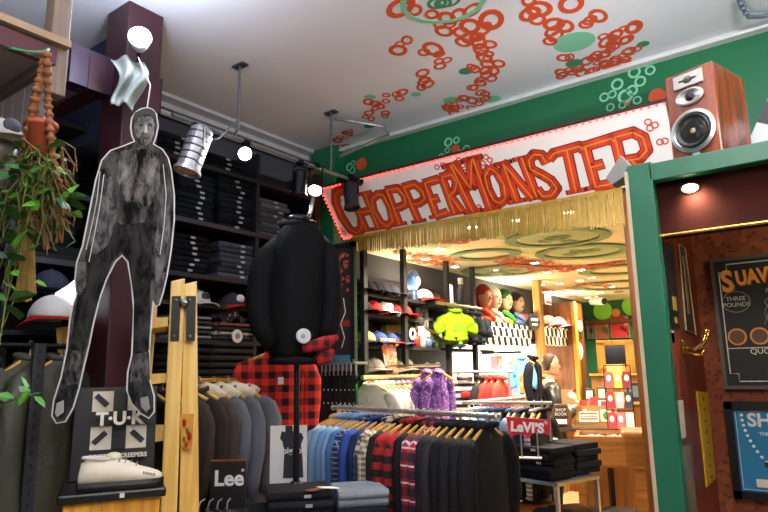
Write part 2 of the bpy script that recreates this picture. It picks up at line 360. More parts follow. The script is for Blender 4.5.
STR = {  # strokes in picture coordinates of each letter, laid onto the tilted board
 'C': [[(351, 193), (343, 189), (336, 193), (336, 203), (342, 217), (350, 229), (357, 233), (362, 228), (362, 222)]],
 'H': [[(351, 196), (367, 230)], [(365, 193), (379, 228)], [(358, 213), (372, 210)]],
 'O': [[(378, 194), (372, 199), (374, 210), (381, 222), (387, 226), (393, 221), (390, 207), (384, 195), (378, 194)]],
 'P': [[(387, 190), (400, 224)], [(387, 190), (398, 188), (405, 196), (406, 204), (400, 207), (395, 208)]],
 'Pb': [[(404, 187), (419, 221)], [(404, 187), (415, 184), (423, 191), (425, 199), (419, 203), (412, 204)]],
 'E': [[(425, 183), (437, 216)], [(425, 183), (438, 179)], [(430, 200), (438, 198)], [(436, 216), (447, 212)]],
 'R': [[(442, 177), (455, 213)], [(442, 177), (452, 174), (457, 182), (455, 191), (449, 195)], [(450, 195), (462, 211)]],
 'M': [[(451, 165), (473, 211)], [(453, 164), (471, 188)], [(471, 188), (472, 159)], [(473, 158), (491, 209)]],
 'Ob': [[(490, 168), (485, 176), (488, 188), (494, 200), (500, 203), (506, 198), (504, 184), (497, 172), (490, 168)]],
 'N': [[(503, 163), (517, 201)], [(503, 163), (533, 198)], [(522, 158), (537, 197)]],
 'S': [[(546, 162), (542, 155), (534, 154), (529, 160), (531, 169), (541, 174), (551, 180), (557, 188), (552, 195), (543, 196), (538, 190)]],
 'T': [[(550, 158), (554, 153), (580, 146), (583, 149)], [(567, 150), (576, 191)]],
 'Eb': [[(585, 146), (596, 187)], [(583, 147), (612, 138), (614, 141)], [(591, 167), (602, 164)], [(596, 187), (612, 183)]],
 'Rb': [[(615, 137), (624, 174)], [(615, 137), (633, 132), (643, 137), (647, 150), (640, 158), (628, 160)], [(632, 160), (648, 178)]],
}
def stroke_poly(b, pts, w, t, mi=0, serif=False):
    pts = [spl(*p) for p in pts]
    def slab(p, d, ww, hh):
        n = Vector((-d.y, d.x)); b.prism([tuple(p+n*ww-d*hh), tuple(p-n*ww-d*hh), tuple(p-n*ww+d*hh), tuple(p+n*ww+d*hh)], t, sfr, mi)
    for a, c in zip(pts, pts[1:]):
        d = (c-a).normalized(); n = Vector((-d.y, d.x))*w/2; e = d*w*.18
        b.prism([tuple(a-e+n), tuple(a-e-n), tuple(c+e-n), tuple(c+e+n)], t, sfr, mi)
    for p in pts[1:-1]:
        b.prism([tuple(p+Vector((math.cos(q), math.sin(q)))*w/2) for q in (2*PI*i/10 for i in range(10))], t, sfr, mi)
    if serif and len(pts) == 2 and abs(pts[0].y-pts[1].y) > .15:
        for p in pts: slab(p, Vector((0, 1)), w*.95, w*.22)
maroon_p = mat('#7c1f1c', .6); redorange = mat('#e4441f', .5, 0, .12, 14); amber = mat('#e98f3e', .5, 0, .1)
BIG = {'M': 1.15, 'C': 1.2}
for k, strokes in STR.items():
    k0 = BIG.get(k, 1.0)
    o = B(); r_ = B(); a_ = B()
    for s in strokes:
        stroke_poly(o, s, .070*k0, .004, serif=True); stroke_poly(r_, s, .055*k0, .007, serif=True); stroke_poly(a_, s, .010, .009)
    le = obj('letter', r_, redorange, sign); obj('letter_outline', o, maroon_p, le); obj('letter_highlight', a_, amber, le)
decm = mat('#cf5a4c', .7)
for x, y in ((437, 167), (443, 165), (447, 172), (459, 160), (463, 165), (465, 172), (480, 158), (486, 157), (490, 160), (483, 163), (648, 122), (655, 125), (650, 128), (660, 142), (665, 141), (479, 207), (482, 211), (336, 196), (340, 200), (341, 230), (344, 233)):
    p = spl(x, y); obj('painted_bubble', B().ring(.022, .013, .003, lambda u, v, w, p=p: sfr(p.x+u, p.y+v, w), 12), decm, sign)
nl = 62; lm = glow('#ff4a42', 3.0)
led_o = obj('border_light', B().ell((0, 0, 0), (.0085, .0085, .0085), 6), lm, sign)
spots_ = [sfr(W*k/nl, SH-.012, .012) for k in range(nl+1)] + [sfr(.006, SH*k/14, .012) for k in range(1, 14)] + [sfr(.02+.028*k, .004, .014) for k in range(6)]
led_o.location = spots_[0]
for c in spots_[1:]:
    o = led_o.copy(); o.location = c; col.objects.link(o)
# gold tinsel fringe under the sign
fr = B(); n = 330
for k in range(n):
    x = -3.19+ (2.16)*k/n; L = .10+.10*k/n + R.uniform(-.012, .012); y = YB-.045+R.uniform(-.012, .012)
    zt = 2.69; d = R.uniform(-.006, .006)
    fr.add([(x-.0034, y, zt), (x+.0034, y+.002, zt), (x+.0034+d, y+.002, zt-L-.02), (x-.0034+d, y, zt-L-.02), (x, y+.003, zt), (x+d, y+.003, zt-L-.02)], [(0, 1, 2, 3), (1, 4, 5, 2), (4, 0, 3, 5)])
fringe = thing('tinsel_fringe', 'gold tinsel fringe hanging along the bottom edge of the white sign', 'fringe', (0, 0, 0))
obj('strands', fr, mat('#94741c', .35, .35, .4, 30), fringe); obj('heading_band', B().box((-2.11, YB-.035, 2.69), (2.16, .02, .025)), mat('#b08a20', .4), fringe)

# ================================================================== lights of the inner shop
spots = [(472, 226), (518, 219), (569, 211), (426, 258), (455, 266), (495, 269), (528, 279), (541, 284), (547, 272), (581, 269), (580, 280), (571, 293), (514, 293), (612, 286), (592, 277), (560, 283), (600, 292), (548, 291), (588, 297), (440, 248), (535, 262)]
first = None
for k, (x, y) in enumerate(spots):
    p = Zp(x, y, HI)
    if not first:
        first = thing('ceiling_downlight', 'round recessed downlight lit in the cream ceiling beyond the sign', 'light', p, 0, 'recessed downlights in the cream ceiling')
        obj('trim_ring', B().lathe([(.062, 0), (.062, -.012), (.045, -.012), (.045, -.002)], 18), mat('#e8e4d8', .4), first)
        obj('lens', B().lathe([(.044, -.003), (.044, -.009), (.03, -.012)], 16), glow('#fff0cc', 22), first)
    else: dup(first, p)
for x, y, e in ((-2.4, 5.0, 60), (-1.6, 5.0, 40), (-2.6, 6.6, 60), (-1.8, 7.6, 50), (-2.9, 8.6, 50), (-2.4, 9.8, 40), (-.4, 6.5, 40), (-2.9, 4.7, 40), (.8, 9.0, 40)):
    lamp('SPOT', (x, y, HI-.03), e*4.4, (1, .85, .62), .06, (x-.15, y+.1, 0), 150, .7)

for x, y, sz, e in ((-3.5, 5.2, 1.6, 12), (-3.5, 7.4, 1.6, 14), (-3.5, 9.2, 1.4, 14), (1.0, 6.5, 1.6, 40), (.6, 9.0, 1.6, 36), (-1.6, 10.3, 1.4, 10)):
    lamp('AREA', (x, y, 2.12 if x > -3 else 2.36), e, (1, .86, .58), sz if x > -3 else .5, (x+.6*(x < -3), y, 9))  # added fill lights without fixtures, brightening the cream ceiling
# ================================================================== the green booth on the right
YBO = 2.2; boothg = mat('#185d41', .4, 0, .07, 4)
dkwood = wood('#5c2412', '#34110a', .25, .8, 'X', .3); rust = speck('#7d3a1c', '#5e2712', 38, .55, '#8d4a22', .7)
BXL = -.585
booth = thing('shop_booth', 'green framed booth with dark wood lining and posters on the right', 'booth', (0, 0, 0))
obj('post', B().box((-.525, YBO+.025, 1.15), (.08, .05, 2.3)), boothg, booth, bev=.003)
obj('lintel', B().box((.305, YBO+.025, 2.262), (1.6, .05, .062)), boothg, booth, bev=.003)
obj('edge_strip', B().box((-.570, YBO+.03, 1.14), (.012, .06, 2.28)), mat('#b9a88a', .5), booth)
obj('fascia', B().box((.3, YBO+.075, 2.14), (1.6, .03, .2)), mat('#38120a', .8, 0, .3, 6), booth)
obj('brass_strip', B().tube([(-.5, YBO+.055, 2.047), (1.0, YBO+.055, 2.047)], .006, 8).box((.25, YBO+.07, 2.045), (1.5, .03, .006)), BRASS, booth)
obj('side_panel', B().box((-.525, 2.57, 1.13), (.03, .66, 2.26)), wood('#7d3418', '#54200e', .35, .8, 'Z'), booth)
obj('back_panel', B().box((.25, 2.92, 1.15), (1.55, .04, 2.3)), rust, booth)
obj('roof_panel', B().box((.25, 2.57, 2.28), (1.65, .70, .03)), boothg, booth)
dl = obj('downlight', B().lathe([(.030, 0), (.030, .010), (.024, .010), (.024, .002)], 16, sy=.6), steel('#d9c9a0'), booth, loc=Yp(690, 188, YBO+.058), rot=(PI/2+.25, 0, 0))
obj('lens', B().lathe([(.023, .003), (.02, .010), (.004, .011)], 16, sy=.6), glow('#fff2cc', 14), dl)
pl = Yp(690, 188, YBO)
lamp('SPOT', (pl.x, YBO+.03, pl.z+.0), 5, (1, .85, .6), .03, (pl.x+.15, YBO+.75, 1.4), 120, .8)
lamp('POINT', (-.02, 2.50, 2.22), 2.6, (1, .80, .55), .05)  # hidden point light added to warm the inside of the booth
lamp('SPOT', (-.25, YBO-.02, 2.04), 3, (1, .82, .6), .04, (-.5, YBO+.5, 1.2), 120, .8)  # small fill spot at the booth front, added without a fixture
# posters on the back panel
def board_at(name, label, cat, x0, z1, x1, z0, y, t, m, group=None):
    o = thing(name, label, cat, ((x0+x1)/2, y, z0)); return o, (x1-x0), (z1-z0)
a = Yp(710, 264, 2.88); b = Yp(722, 389, 2.88)
pw, ph = .46, .53
px0 = a.x-.0
po = thing('framed_poster', 'black chalkboard poster with orange SUAVECITO lettering in thin pewter frame', 'poster', (px0+pw/2, 2.88, b.z))
obj('frame', B().box((0, 0, ph/2), (pw, .014, ph)), mat('#5d5852', .5, .3), po)
obj('sheet', B().box((0, -.008, ph/2), (pw-.03, .004, ph-.03)), mat('#17171a', .6), po)
bd = B()
wv = pw/2-.03; top = ph-.03; bo = .03; cc = .03
bpts = [(-wv+cc, top), (wv-cc, top), (wv-cc, top-cc), (wv, top-cc), (wv, bo+cc), (wv-cc, bo+cc), (wv-cc, bo), (-wv+cc, bo), (-wv+cc, bo+cc), (-wv, bo+cc), (-wv, top-cc), (-wv+cc, top-cc)]
bd.tube([(x, -.011, z) for x, z in bpts], .0025, 5, closed=True)
bd.box((0, -.011, .16), (2*wv, .002, .003))
obj('white_border', bd, mat('#d8d6d0', .6), po)
[(text('S', .12, mat(c_, .5), po, (-pw/2+.035+d_, -.0105-e_, ph-.105-d_), offset=.004, sx=.8, align='LEFT', rot=(PI/2, -.06, 0)), text('UAVECITO', .08, mat(c_, .5), po, (-pw/2+.088+d_, -.0105-e_, ph-.094-d_), offset=.003, sx=.72, align='LEFT', rot=(PI/2, -.06, 0))) for c_, d_, e_ in (('#8a3f10', .004, 0), ('#f0a032', 0, .002))]
text('POMADE', .022, mat('#cfcabc', .6), po, (.0, -.012, ph-.15), shear=.2)
text('QUOTE OF THE DAY', .03, mat('#dad8d2', .6), po, (.02, -.012, .145))
text('* * * * * * *', .02, mat('#aaa8a2', .6), po, (.02, -.012, .05))
sk = B()
for (cx, cz, r1, r2) in ((-.15, .345, .05, .042), (.03, .29, .085, .06), (.07, .36, .05, .03), (-.02, .335, .03, .02)):
    sk.tube([(cx+r1*math.cos(q), -.011, cz+r2*math.sin(q)) for q in (2*PI*i/20 for i in range(20))], .0014, 4, closed=True)
for q in range(7): sk.tube([(-.06+.02*q, -.011, .25+.015*math.sin(q)), (-.03+.03*q, -.011, .31+.02*math.cos(q*2)), (.0+.03*q, -.011, .37)], .0012, 4)
obj('chalk_drawing', sk, mat('#9b9a96', .8), po)
text('THREE\nPOUNDS', .024, mat('#c8c6c0', .8), po, (-.15, -.011, .345))
for k in range(3):
    t_ = obj('tin_picture', B().lathe([(.034, 0), (.034, .004), (.001, .004)], 20), mat('#d98a3a', .5), po, loc=(-.16+k*.078, -.01, .205), rot=(PI/2, 0, 0))
    obj('tin_centre', B().lathe([(.027, .004), (.027, .006), (.001, .006)], 18).box((0, 0, .006), (.03, .014, .002)), mat('#5d3a1e', .5), t_)
a = Yp(727, 402, 2.88); b = Yp(742, 498, 2.88)
po = thing('framed_poster', 'blue poster in black frame below the chalkboard poster', 'poster', (a.x+.17, 2.88, b.z))
fh = a.z-b.z; fw = .36
obj('frame', B().box((-fw/2+.012, 0, fh/2), (.03, .03, fh)).box((fw/2-.012, 0, fh/2), (.03, .03, fh)).box((0, 0, .012), (fw, .03, .03)).box((0, 0, fh-.012), (fw, .03, .03)), mat('#0f0f11', .4), po)
obj('sheet', B().box((0, .006, fh/2), (fw-.04, .004, fh-.04)), mat('#2f7fae', .3, 0, .15, 14), po)
dt = B()
for k in range(14):
    t = k/13; dt.ell((-.125+.14*t*t, .002, fh-.05-(fh-.11)*t), (.006, .002, .006), 8); dt.ell((.125-.14*t*t, .002, fh-.05-(fh-.11)*t), (.006, .002, .006), 8)
obj('white_dots', dt, WHITE, po); obj('inner_border', B().tube([(-fw/2+.034, .001, .034), (fw/2-.034, .001, .034), (fw/2-.034, .001, fh-.034), (-fw/2+.034, .001, fh-.034)], .002, 4, closed=True), WHITE, po)
text('SHOW', .07, mat('#dfe6e4', .5), po, (0, .001, fh-.07), offset=.002); text('THE LIVE SHOW', .02, WHITE, po, (0, .001, fh-.12)); 
obj('dark_figure', B().ell((0, .001, .17), (.05, .003, .035), 14).ell((.03, .001, .21), (.02, .003, .02), 10).box((-.02, .001, .13), (.09, .003, .02)), mat('#1b2a33', .5), po)
obj('stamp', B().box((-.08, .002, .06), (.04, .003, .03)), mat('#e2dcc0', .6), po); text('LIVE', .03, WHITE, po, (.06, .001, .06))
# things pinned on the left side panel
SX = -.51
def side_sheet(name, label, cat, corners, m, t=.004):
    ps = [Xp(x, y, SX) for x, y in corners]; c = sum(ps, Vector())/4
    o = thing(name, label, cat, (SX, c.y, min(p.z for p in ps)))
    pl_ = [(p.y-c.y, p.z-o.location.z) for p in ps]
    obj('sheet', B().prism(pl_, t, lambda u, v, w: (w, u, v)), m, o); return o, pl_
o, q = side_sheet('wall_poster', 'dark blue tall poster highest on the booth side panel', 'poster', [(662, 240), (672, 246), (679, 328), (669, 326)], mat('#1c2230', .4, 0, .3, 20))
yc = sum(a[0] for a in q)/4; zc = sum(a[1] for a in q)/4
obj('yellow_print', B().box((.005, yc+.01, zc-.07), (.003, .05, .05)).box((.005, yc+.01, zc-.13), (.003, .04, .02)), mat('#b5a23a', .6), o)
o, q = side_sheet('wall_poster', 'tall dark picture in thin pale frame beside the dark blue poster', 'poster', [(677, 244), (684, 249), (695, 335), (684, 330)], mat('#3c2a20', .5, 0, .4, 18))
obj('pale_frame', B().tube([(.005, a[0]*.9+sum(z[0] for z in q)/4*.1, a[1]) for a in q], .004, 5, closed=True), mat('#a58d6a', .5), o)
yc = sum(a[0] for a in q)/4; zc = sum(a[1] for a in q)/4
obj('figure_print', B().box((.005, yc, zc), (.003, .03, .2)).ell((.005, yc, zc+.11), (.003, .02, .025), 10), mat('#8a7358', .6), o)
o, q = side_sheet('sticker', 'small white card under the upper posters of the booth side', 'sticker', [(664, 329), (673, 331), (674, 343), (665, 341)], mat('#cfc8ba', .6))
o, q = side_sheet('wall_poster', 'narrow dark red strip poster beside the brass hook', 'poster', [(664, 331), (677, 334), (680, 399), (670, 398)], mat('#84332a', .5, 0, .3, 25))
o, q = side_sheet('sticker', 'white price sheet at the foot of the red strip poster', 'sticker', [(670, 401), (682, 400), (685, 437), (672, 442)], speck('#c9bda6', '#a49a86', 90, .3))
o, q = side_sheet('warning_tape', 'yellow strip of paper with black scribbles on booth side panel', 'strip', [(696, 391), (707, 393), (715, 478), (706, 487)], mat('#c9a41f', .5, 0, .1, 14))
sb = B(); yc = sum(a[0] for a in q)/4; zc = sum(a[1] for a in q)/4
for k in range(8): sb.box((.005, yc+R.uniform(-.01, .01), zc-.15+.042*k), (.002, R.uniform(.01, .035), .006), rot=(R.uniform(-.6, .6), 0, 0))
obj('black_scribble', sb, mat('#2a2410', .6), o)
o, q = side_sheet('wall_poster', 'faded grey green picture lowest on the booth side panel', 'poster', [(675, 450), (689, 444), (699, 540), (684, 545)], mat('#6c6148', .5, 0, .35, 22))
# brass double coat hook
hk = Xp(683, 347, SX)
o = thing('coat_hook', 'brass double coat hook on the booth side panel', 'hook', hk)
obj('plate', B().box((.004, 0, 0), (.008, .06, .05)), BRASS, o, bev=.003)
for s in (0, 1):
    obj('prong', B().tube([(.006, -.015+s*.03, -.005), (.04, -.015+s*.03, -.01), (.07, -.015+s*.035, .01), (.085, -.015+s*.04, .05)], [.007, .006, .005, .006], 8).ell((.086, -.015+s*.04, .054), (.008, .008, .008), 10), BRASS, o, smooth=True)
obj('lower_prong', B().tube([(.006, 0, -.015), (.035, 0, -.03), (.06, 0, -.028), (.07, 0, -.012)], [.006, .005, .005, .006], 8), BRASS, o, smooth=True)
# ---------------- speaker on top of the booth
ZB = 2.297
TL, TR, BT = Zp(664, 79, 2.64), Zp(712, 60, 2.64), Zp(746, 87, 2.64)
ang = math.atan2(TR.y-TL.y, TR.x-TL.x); sw = (TR-TL).length; sdp = .24; shh = 2.64-ZB
sp = thing('loudspeaker', 'wooden bookshelf loudspeaker with silver cones on top of the green booth', 'speaker', (TL.x+math.cos(ang)*sw/2, TL.y+math.sin(ang)*sw/2, ZB), ang)
swood = wood('#8f4522', '#692c10', .25, .9, 'Z', .4)
obj('cabinet', B().box((0, sdp/2, shh/2), (sw, sdp, shh)), swood, sp, bev=.006)
silver = steel('#cfcabf', .35); gold = mat('#a89878', .5, .4)
zc = shh*.33
wf = obj('woofer', B().lathe([(.078, 0), (.078, .010), (.066, .014), (.060, .008)], 32), silver, sp, loc=(0, -.0, zc), rot=(PI/2, 0, 0))
obj('rubber_surround', B().lathe([(.062, .008), (.055, .016), (.045, .010)], 32), mat('#141414', .5), wf); obj('cone', B().lathe([(.047, .010), (.022, .002), (.018, .008), (.001, .012)], 28), gold, wf, smooth=True)
zc = shh*.70
wf = obj('midrange', B().lathe([(.05, 0), (.05, .008), (.042, .010), (.001, .002)], 24, sy=.62), silver, sp, loc=(0, 0, zc), rot=(PI/2, 0, 0)); obj('cone', B().lathe([(.017, .003), (.015, .010), (.001, .014)], 16), mat('#1d1d20', .3), wf)
zc = shh*.885
wf = obj('tweeter', B().box((0, 0, .004), (.105, .052, .010)), silver, sp, loc=(0, 0, zc), rot=(PI/2, 0, 0), bev=.003); obj('dome', B().lathe([(.018, .008), (.014, .012), (.001, .016)], 14, sy=.8).box((0, 0, .012), (.06, .004, .004)), mat('#4a463e', .4), wf)
obj('maker_badge', B().box((0, -.003, .03), (.022, .005, .022)), steel('#b9bcc4', .3), sp)
# floodlight shining at the sign from the booth top
p = Dp(622, 174, 2.36); hx = p.x+.50
fl = thing('floodlight', 'silver box floodlight on booth corner aimed at the sign', 'light', (-.50, p.y, 2.293))
obj('bracket', B().box((.0, 0, .006), (.07, .04, .012)).tube([(.0, 0, .01), (.0, 0, .04), (hx*.5, 0, p.z-2.293)], .006, 6), IRON, fl)
obj('housing', B().loft([[(-.015, -.03, -.02), (-.015, .03, -.02), (-.015, .03, .02), (-.015, -.03, .02)], [(.08, -.06, -.04), (.08, .06, -.04), (.08, .06, .04), (.08, -.06, .04)]]), mat('#a9a6a2', .5, .4), fl, loc=(hx-.03, 0, p.z-2.293-.02), rot=(0, -.55, 0), bev=.003)
fp = Vector((p.x, p.y, 2.36)); lamp('SPOT', tuple(fp+Vector((-.10, .16, .05))), 34, (.95, .97, 1), .04, (-1.2, YB, 2.9), 130, .9)
# checkered panel leaning behind the speaker
p = Yp(762, 118, 2.75)
o = thing('checkerboard', 'black and white checkerboard leaning behind the loudspeaker', 'board', (p.x+.01, 2.78, ZB), 0)
obj('panel', B().box((0, 0, .19), (.30, .012, .38)), checker('#101012', '#d9d6d8', .092, .092, .0), o, rot=(-.0, .5, 0))
# ceiling conduit loop in the top right corner
p = Zp(745, 0, HC)
o = thing('ceiling_bracket', 'bent grey steel bracket fixed to ceiling in top right corner', 'bracket', (p.x, p.y, HC))
obj('bent_rod', B().tube([(-.02, -.12, -.004), (-.02, .02, -.03), (-.0, .1, -.05), (.06, .14, -.05), (.2, .2, -.03), (.32, .26, -.02)], .012, 8), mat('#8d98ac', .4, .6), o, smooth=True)
bl = B()
for k in range(4): bl.ell((-.02+.004*k, -.08+.045*k, -.022-.008*k), (.016, .010, .012), 8)
obj('bolts', bl, mat('#6d7788', .4, .6), o)
# ================================================================== left foreground: pillar, loft, plants
maroon = mat('#38101a', .45, 0, .1, 5); plumm = mat('#331530', .45, 0, .1, 5)
pc = Dp(131, 100, 3.25)
structure('trim_5', B().box((pc.x, pc.y, HC/2), (.2, .2, HC)), maroon, bev=.006)
# loft soffit with cream and maroon edge boards
c = Dp(48, 62, 2.5)
lof = thing('loft_soffit', 'whitish planked loft ceiling with cream and maroon edge board in top left corner', 'loft', (c.x, c.y, c.z))
pk = B()
for k in range(9): pk.box((-.07-.13*k, -.9, .012), (.126, 1.8, .02))
obj('planks', pk, mat('#8d837c', .7, 0, .06, 5), lof)
obj('maroon_board', B().box((.0, -.9, .03), (.03, 1.85, .075)), mat('#4d1220', .5), lof); obj('cream_board', B().box((.01, -.88, .095), (.05, 1.9, .03)), mat('#a58a6c', .6), lof)
wb = B()
for k in range(9): wb.box((-.05-.1*k, .012, -.16), (.094, .014, .3))
obj('back_planks', wb, mat('#a39b97', .7, 0, .06, 5), lof); obj('moulding', B().box((-.5, -.006, -.02), (1.0, .03, .05)), mat('#6d5c50', .6), lof)
obj('name_plate', B().box((-.2, -.55, -.004), (.10, .16, .01)), mat('#1d2238', .5), lof)
# pale post carrying the loft corner
p = Dp(48, 60, 2.56)
structure('trim_6', B().box((p.x+.015, p.y+.02, (c.z+HC)/2-.06), (.075, .075, HC-c.z+.12)), wood('#85705f', '#6d5848', .6, 1), bev=.006)
# maroon roof beams by the pillar
a1 = Dp(82, 92, 3.1); 
bm = thing('roof_beam', 'dark maroon timber beam running from the pillar above the plants', 'beam', tuple(a1))
obj('cross_beam', B().box((-.42, .05, .09), (.95, .1, .17)), maroon, bm); obj('long_beam', B().box((.0, .16, .11), (.10, .5, .2)), plumm, bm)
# blue grey bulkhead behind the lamp
bq = Dp(100, 60, 3.6)
structure('trim_7', B().box((bq.x-.35, bq.y+.05, 3.2), (1.2, .12, .6)), mat('#3e4660', .8, 0, .1, 4))
# green cable
o = thing('cable', 'thin green cable strung below the loft planks', 'cable', (0, 0, 0))
g = [Dp(-8, 44, 2.35), Dp(10, 48, 2.38), Dp(28, 52, 2.4), Dp(44, 52, 2.43), Dp(49, 49, 2.45)]
obj('wire', B().tube(g, .006, 7), mat('#2f8a4e', .5), o, smooth=True)
# ---------------- bright clip lamp on the pillar
L = Dp(140, 37, 2.95)
lp = thing('clip_lamp', 'blazing white clip lamp high on the maroon pillar', 'lamp', L, face(L))
obj('reflector', B().loft([[(r*math.cos(q), y, r*math.sin(q)) for q in (2*PI*i/20 for i in range(20))] for r, y in ((.03, .10), (.045, .05), (.055, .0), (.052, -.002), (.04, .04))]), mat('#b8bcc8', .3, .6), lp, smooth=True)
obj('bulb', B().ell((0, 0, 0), (.046, .04, .046), 16), glow('#d5e6ff', 60), lp)
obj('arm', B().tube([(0, .10, 0), (.0, .16, -.03), (.02, .20, -.12)], .012, 8), IRON, lp)
lamp('POINT', L - Vector((L.x, L.y, 0)).normalized()*.13, 13, (.68, .80, 1), .05)
# pale cloth draped from the lamp arm
q = Dp(126, 78, 3.0)
o = thing('draped_cloth', 'crumpled pale cloth hanging below the blazing clip lamp', 'cloth', q, face(q))
def cf(u, v): 
    x = (u-.5)*.15*(1-.35*v)+.02*v; z = .12-.25*v-.05*abs(u-.5); return (x+.03*math.sin(v*5), .025*math.sin(u*11+v*4)+.02*math.cos(v*8), z)
obj('folded_cloth', B().sheet(cf, 16, 14, .005), cloth('#83867f', .2), o, smooth=True)
# ---------------- cardboard cut-out of a standing person (plain figure)
D = 2.46; base = Dp(104, 426, D)
def cu(x, y): 
    p = Vp(x, y, base) - base; a = face(base); return (p.x*math.cos(a)+p.y*math.sin(a), p.z)
outline = [(148, 107), (141, 108), (135, 112), (131, 118), (130, 127), (131, 135), (134, 141), (124, 145), (110, 150), (101, 160), (95, 180), (90, 205), (86, 225), (82, 245), (76, 262), (74, 280), (76, 294), (72, 305), (69, 320), (66, 350), (60, 378), (53, 400), (51, 416), (56, 424), (66, 422), (74, 408), (80, 388), (84, 370), (90, 345), (94, 325), (100, 300), (107, 280), (116, 262), (122, 256), (127, 262), (131, 285), (133, 310), (132, 335), (131, 355), (127, 372), (126, 390), (131, 404), (140, 414), (149, 419), (155, 412), (155, 396), (150, 378), (150, 350), (152, 325), (154, 300), (155, 307), (160, 305), (164, 292), (168, 275), (172, 250), (175, 220), (175, 195), (172, 170), (169, 158), (163, 149), (154, 144), (157, 136), (159, 126), (157, 114), (153, 109)]
cut = thing('cardboard_standee', 'life-like grey cardboard cut-out of a person in dark coat and boots', 'cut-out', base, face(base))
P2 = [cu(x, y) for x, y in outline]
cen = Vector((sum(p[0] for p in P2)/len(P2), sum(p[1] for p in P2)/len(P2)))
obj('white_backing', B().prism(P2, .006), mat('#d5d2cc', .6), cut)
def inner(pts, k=.004):
    out = []; n = len(pts)
    for i in range(n):
        a, b_, c_ = Vector(pts[i-1]), Vector(pts[i]), Vector(pts[(i+1) % n]); t = (c_-a).normalized(); nn = Vector((-t.y, t.x)); out.append(tuple(b_ + nn*k))
    return out
area = sum(P2[i-1][0]*P2[i][1]-P2[i][0]*P2[i-1][1] for i in range(len(P2)))
sg = 1 if area > 0 else -1
P3 = inner(P2, .006*sg)
coatm = mottle('#070708', '#6a6663', 9)
obj('printed_figure', B().prism(P3, -.003), coatm, cut)
def blob(name, pts, m, t=-.006):
    obj(name, B().prism([cu(x, y) for x, y in pts], t), m, cut)
skin = mottle('#2e2b28', '#a8a29c', 26); hair = mat('#232323', .6, 0, .3, 30)
blob('printed_face', [(137, 119), (134, 126), (136, 135), (140, 142), (146, 146), (151, 142), (154, 134), (155, 125), (152, 117), (144, 116)], skin)
blob('printed_hair', [(148, 109), (141, 110), (135, 113), (133, 117), (134, 121), (138, 118), (142, 116), (147, 115), (152, 117), (155, 121), (156, 118), (155, 113), (152, 110)], hair, -.007)
blob('printed_features', [(139, 125), (143, 124), (143, 127), (139, 127)], hair, -.0075); blob('printed_features', [(148, 124), (152, 124), (152, 127), (148, 127)], hair, -.0075); blob('printed_features', [(142, 138), (149, 138), (148, 140), (143, 140)], hair, -.0075); blob('printed_features', [(145, 126), (147, 126), (148, 133), (144, 133)], mat('#b5b0aa', .5), -.0075)
lightm = mottle('#2c2c2e', '#7d7a78', 22); darkm = mottle('#101012', '#4a4a4c', 18)
blob('printed_chest', [(120, 152), (135, 148), (150, 150), (160, 158), (160, 185), (150, 205), (138, 212), (125, 200), (117, 180)], mottle('#060607', '#8a8580', 14), -.004)
blob('printed_trouser', [(100, 215), (122, 225), (150, 222), (152, 250), (150, 300), (149, 350), (133, 352), (134, 300), (128, 258), (121, 252), (112, 262), (100, 295), (92, 325), (84, 352), (70, 350), (76, 305), (84, 260), (92, 235)], mottle('#060607', '#3f3d3c', 12), -.004)
blob('printed_fold', [(97, 190), (112, 175), (118, 215), (108, 245), (96, 255), (88, 250)], lightm, -.005)
blob('printed_fold', [(160, 200), (170, 190), (170, 230), (163, 270), (156, 290), (154, 250)], lightm, -.005)
blob('printed_shin', [(70, 352), (84, 354), (78, 385), (64, 388)], mottle('#141416', '#6d6a68', 26), -.005); blob('printed_shin', [(133, 354), (149, 352), (150, 380), (129, 384)], mottle('#141416', '#6d6a68', 26), -.005)
blob('printed_shoe', [(63, 386), (77, 384), (73, 402), (65, 418), (56, 421), (53, 414), (55, 401)], darkm); blob('printed_shoe', [(129, 382), (149, 380), (153, 396), (153, 410), (148, 416), (140, 411), (132, 402), (128, 392)], darkm)
blob('printed_toecap', [(57, 403), (64, 400), (64, 412), (57, 417), (55, 413)], mat('#a6a4a2', .25, 0, .3, 20), -.008); blob('printed_toecap', [(140, 398), (148, 396), (150, 408), (146, 412), (141, 407)], mat('#8a8886', .25, 0, .3, 20), -.008)
blob('printed_hand', [(78, 262), (86, 262), (86, 285), (80, 296), (76, 290), (76, 278)], lightm); blob('printed_hand', [(156, 278), (165, 272), (163, 290), (159, 303), (155, 300)], lightm)
for pts in ([(100, 172), (97, 200), (92, 225), (86, 250)], [(104, 175), (100, 205), (95, 232), (89, 262)], [(163, 165), (166, 195), (164, 225), (160, 255)]):
    obj('printed_seam', B().tube([(cu(x, y)[0], -.008, cu(x, y)[1]) for x, y in pts], .0018, 4), mat('#d5d2ce', .6), cut)
tp = Vp(146, 109, base); cb = B().tube([tp+Vector((0, .004, -.01))-base, Vp(143, 80, base)+Vector((-.02, .05, 0))-base, Dp(138, 57, 3.0)-base], .003, 5)
cb.v = [Matrix.Rotation(-face(base), 3, 'Z') @ v for v in cb.v]; obj('hanging_cord', cb, mat('#c9c5bb', .7), cut)
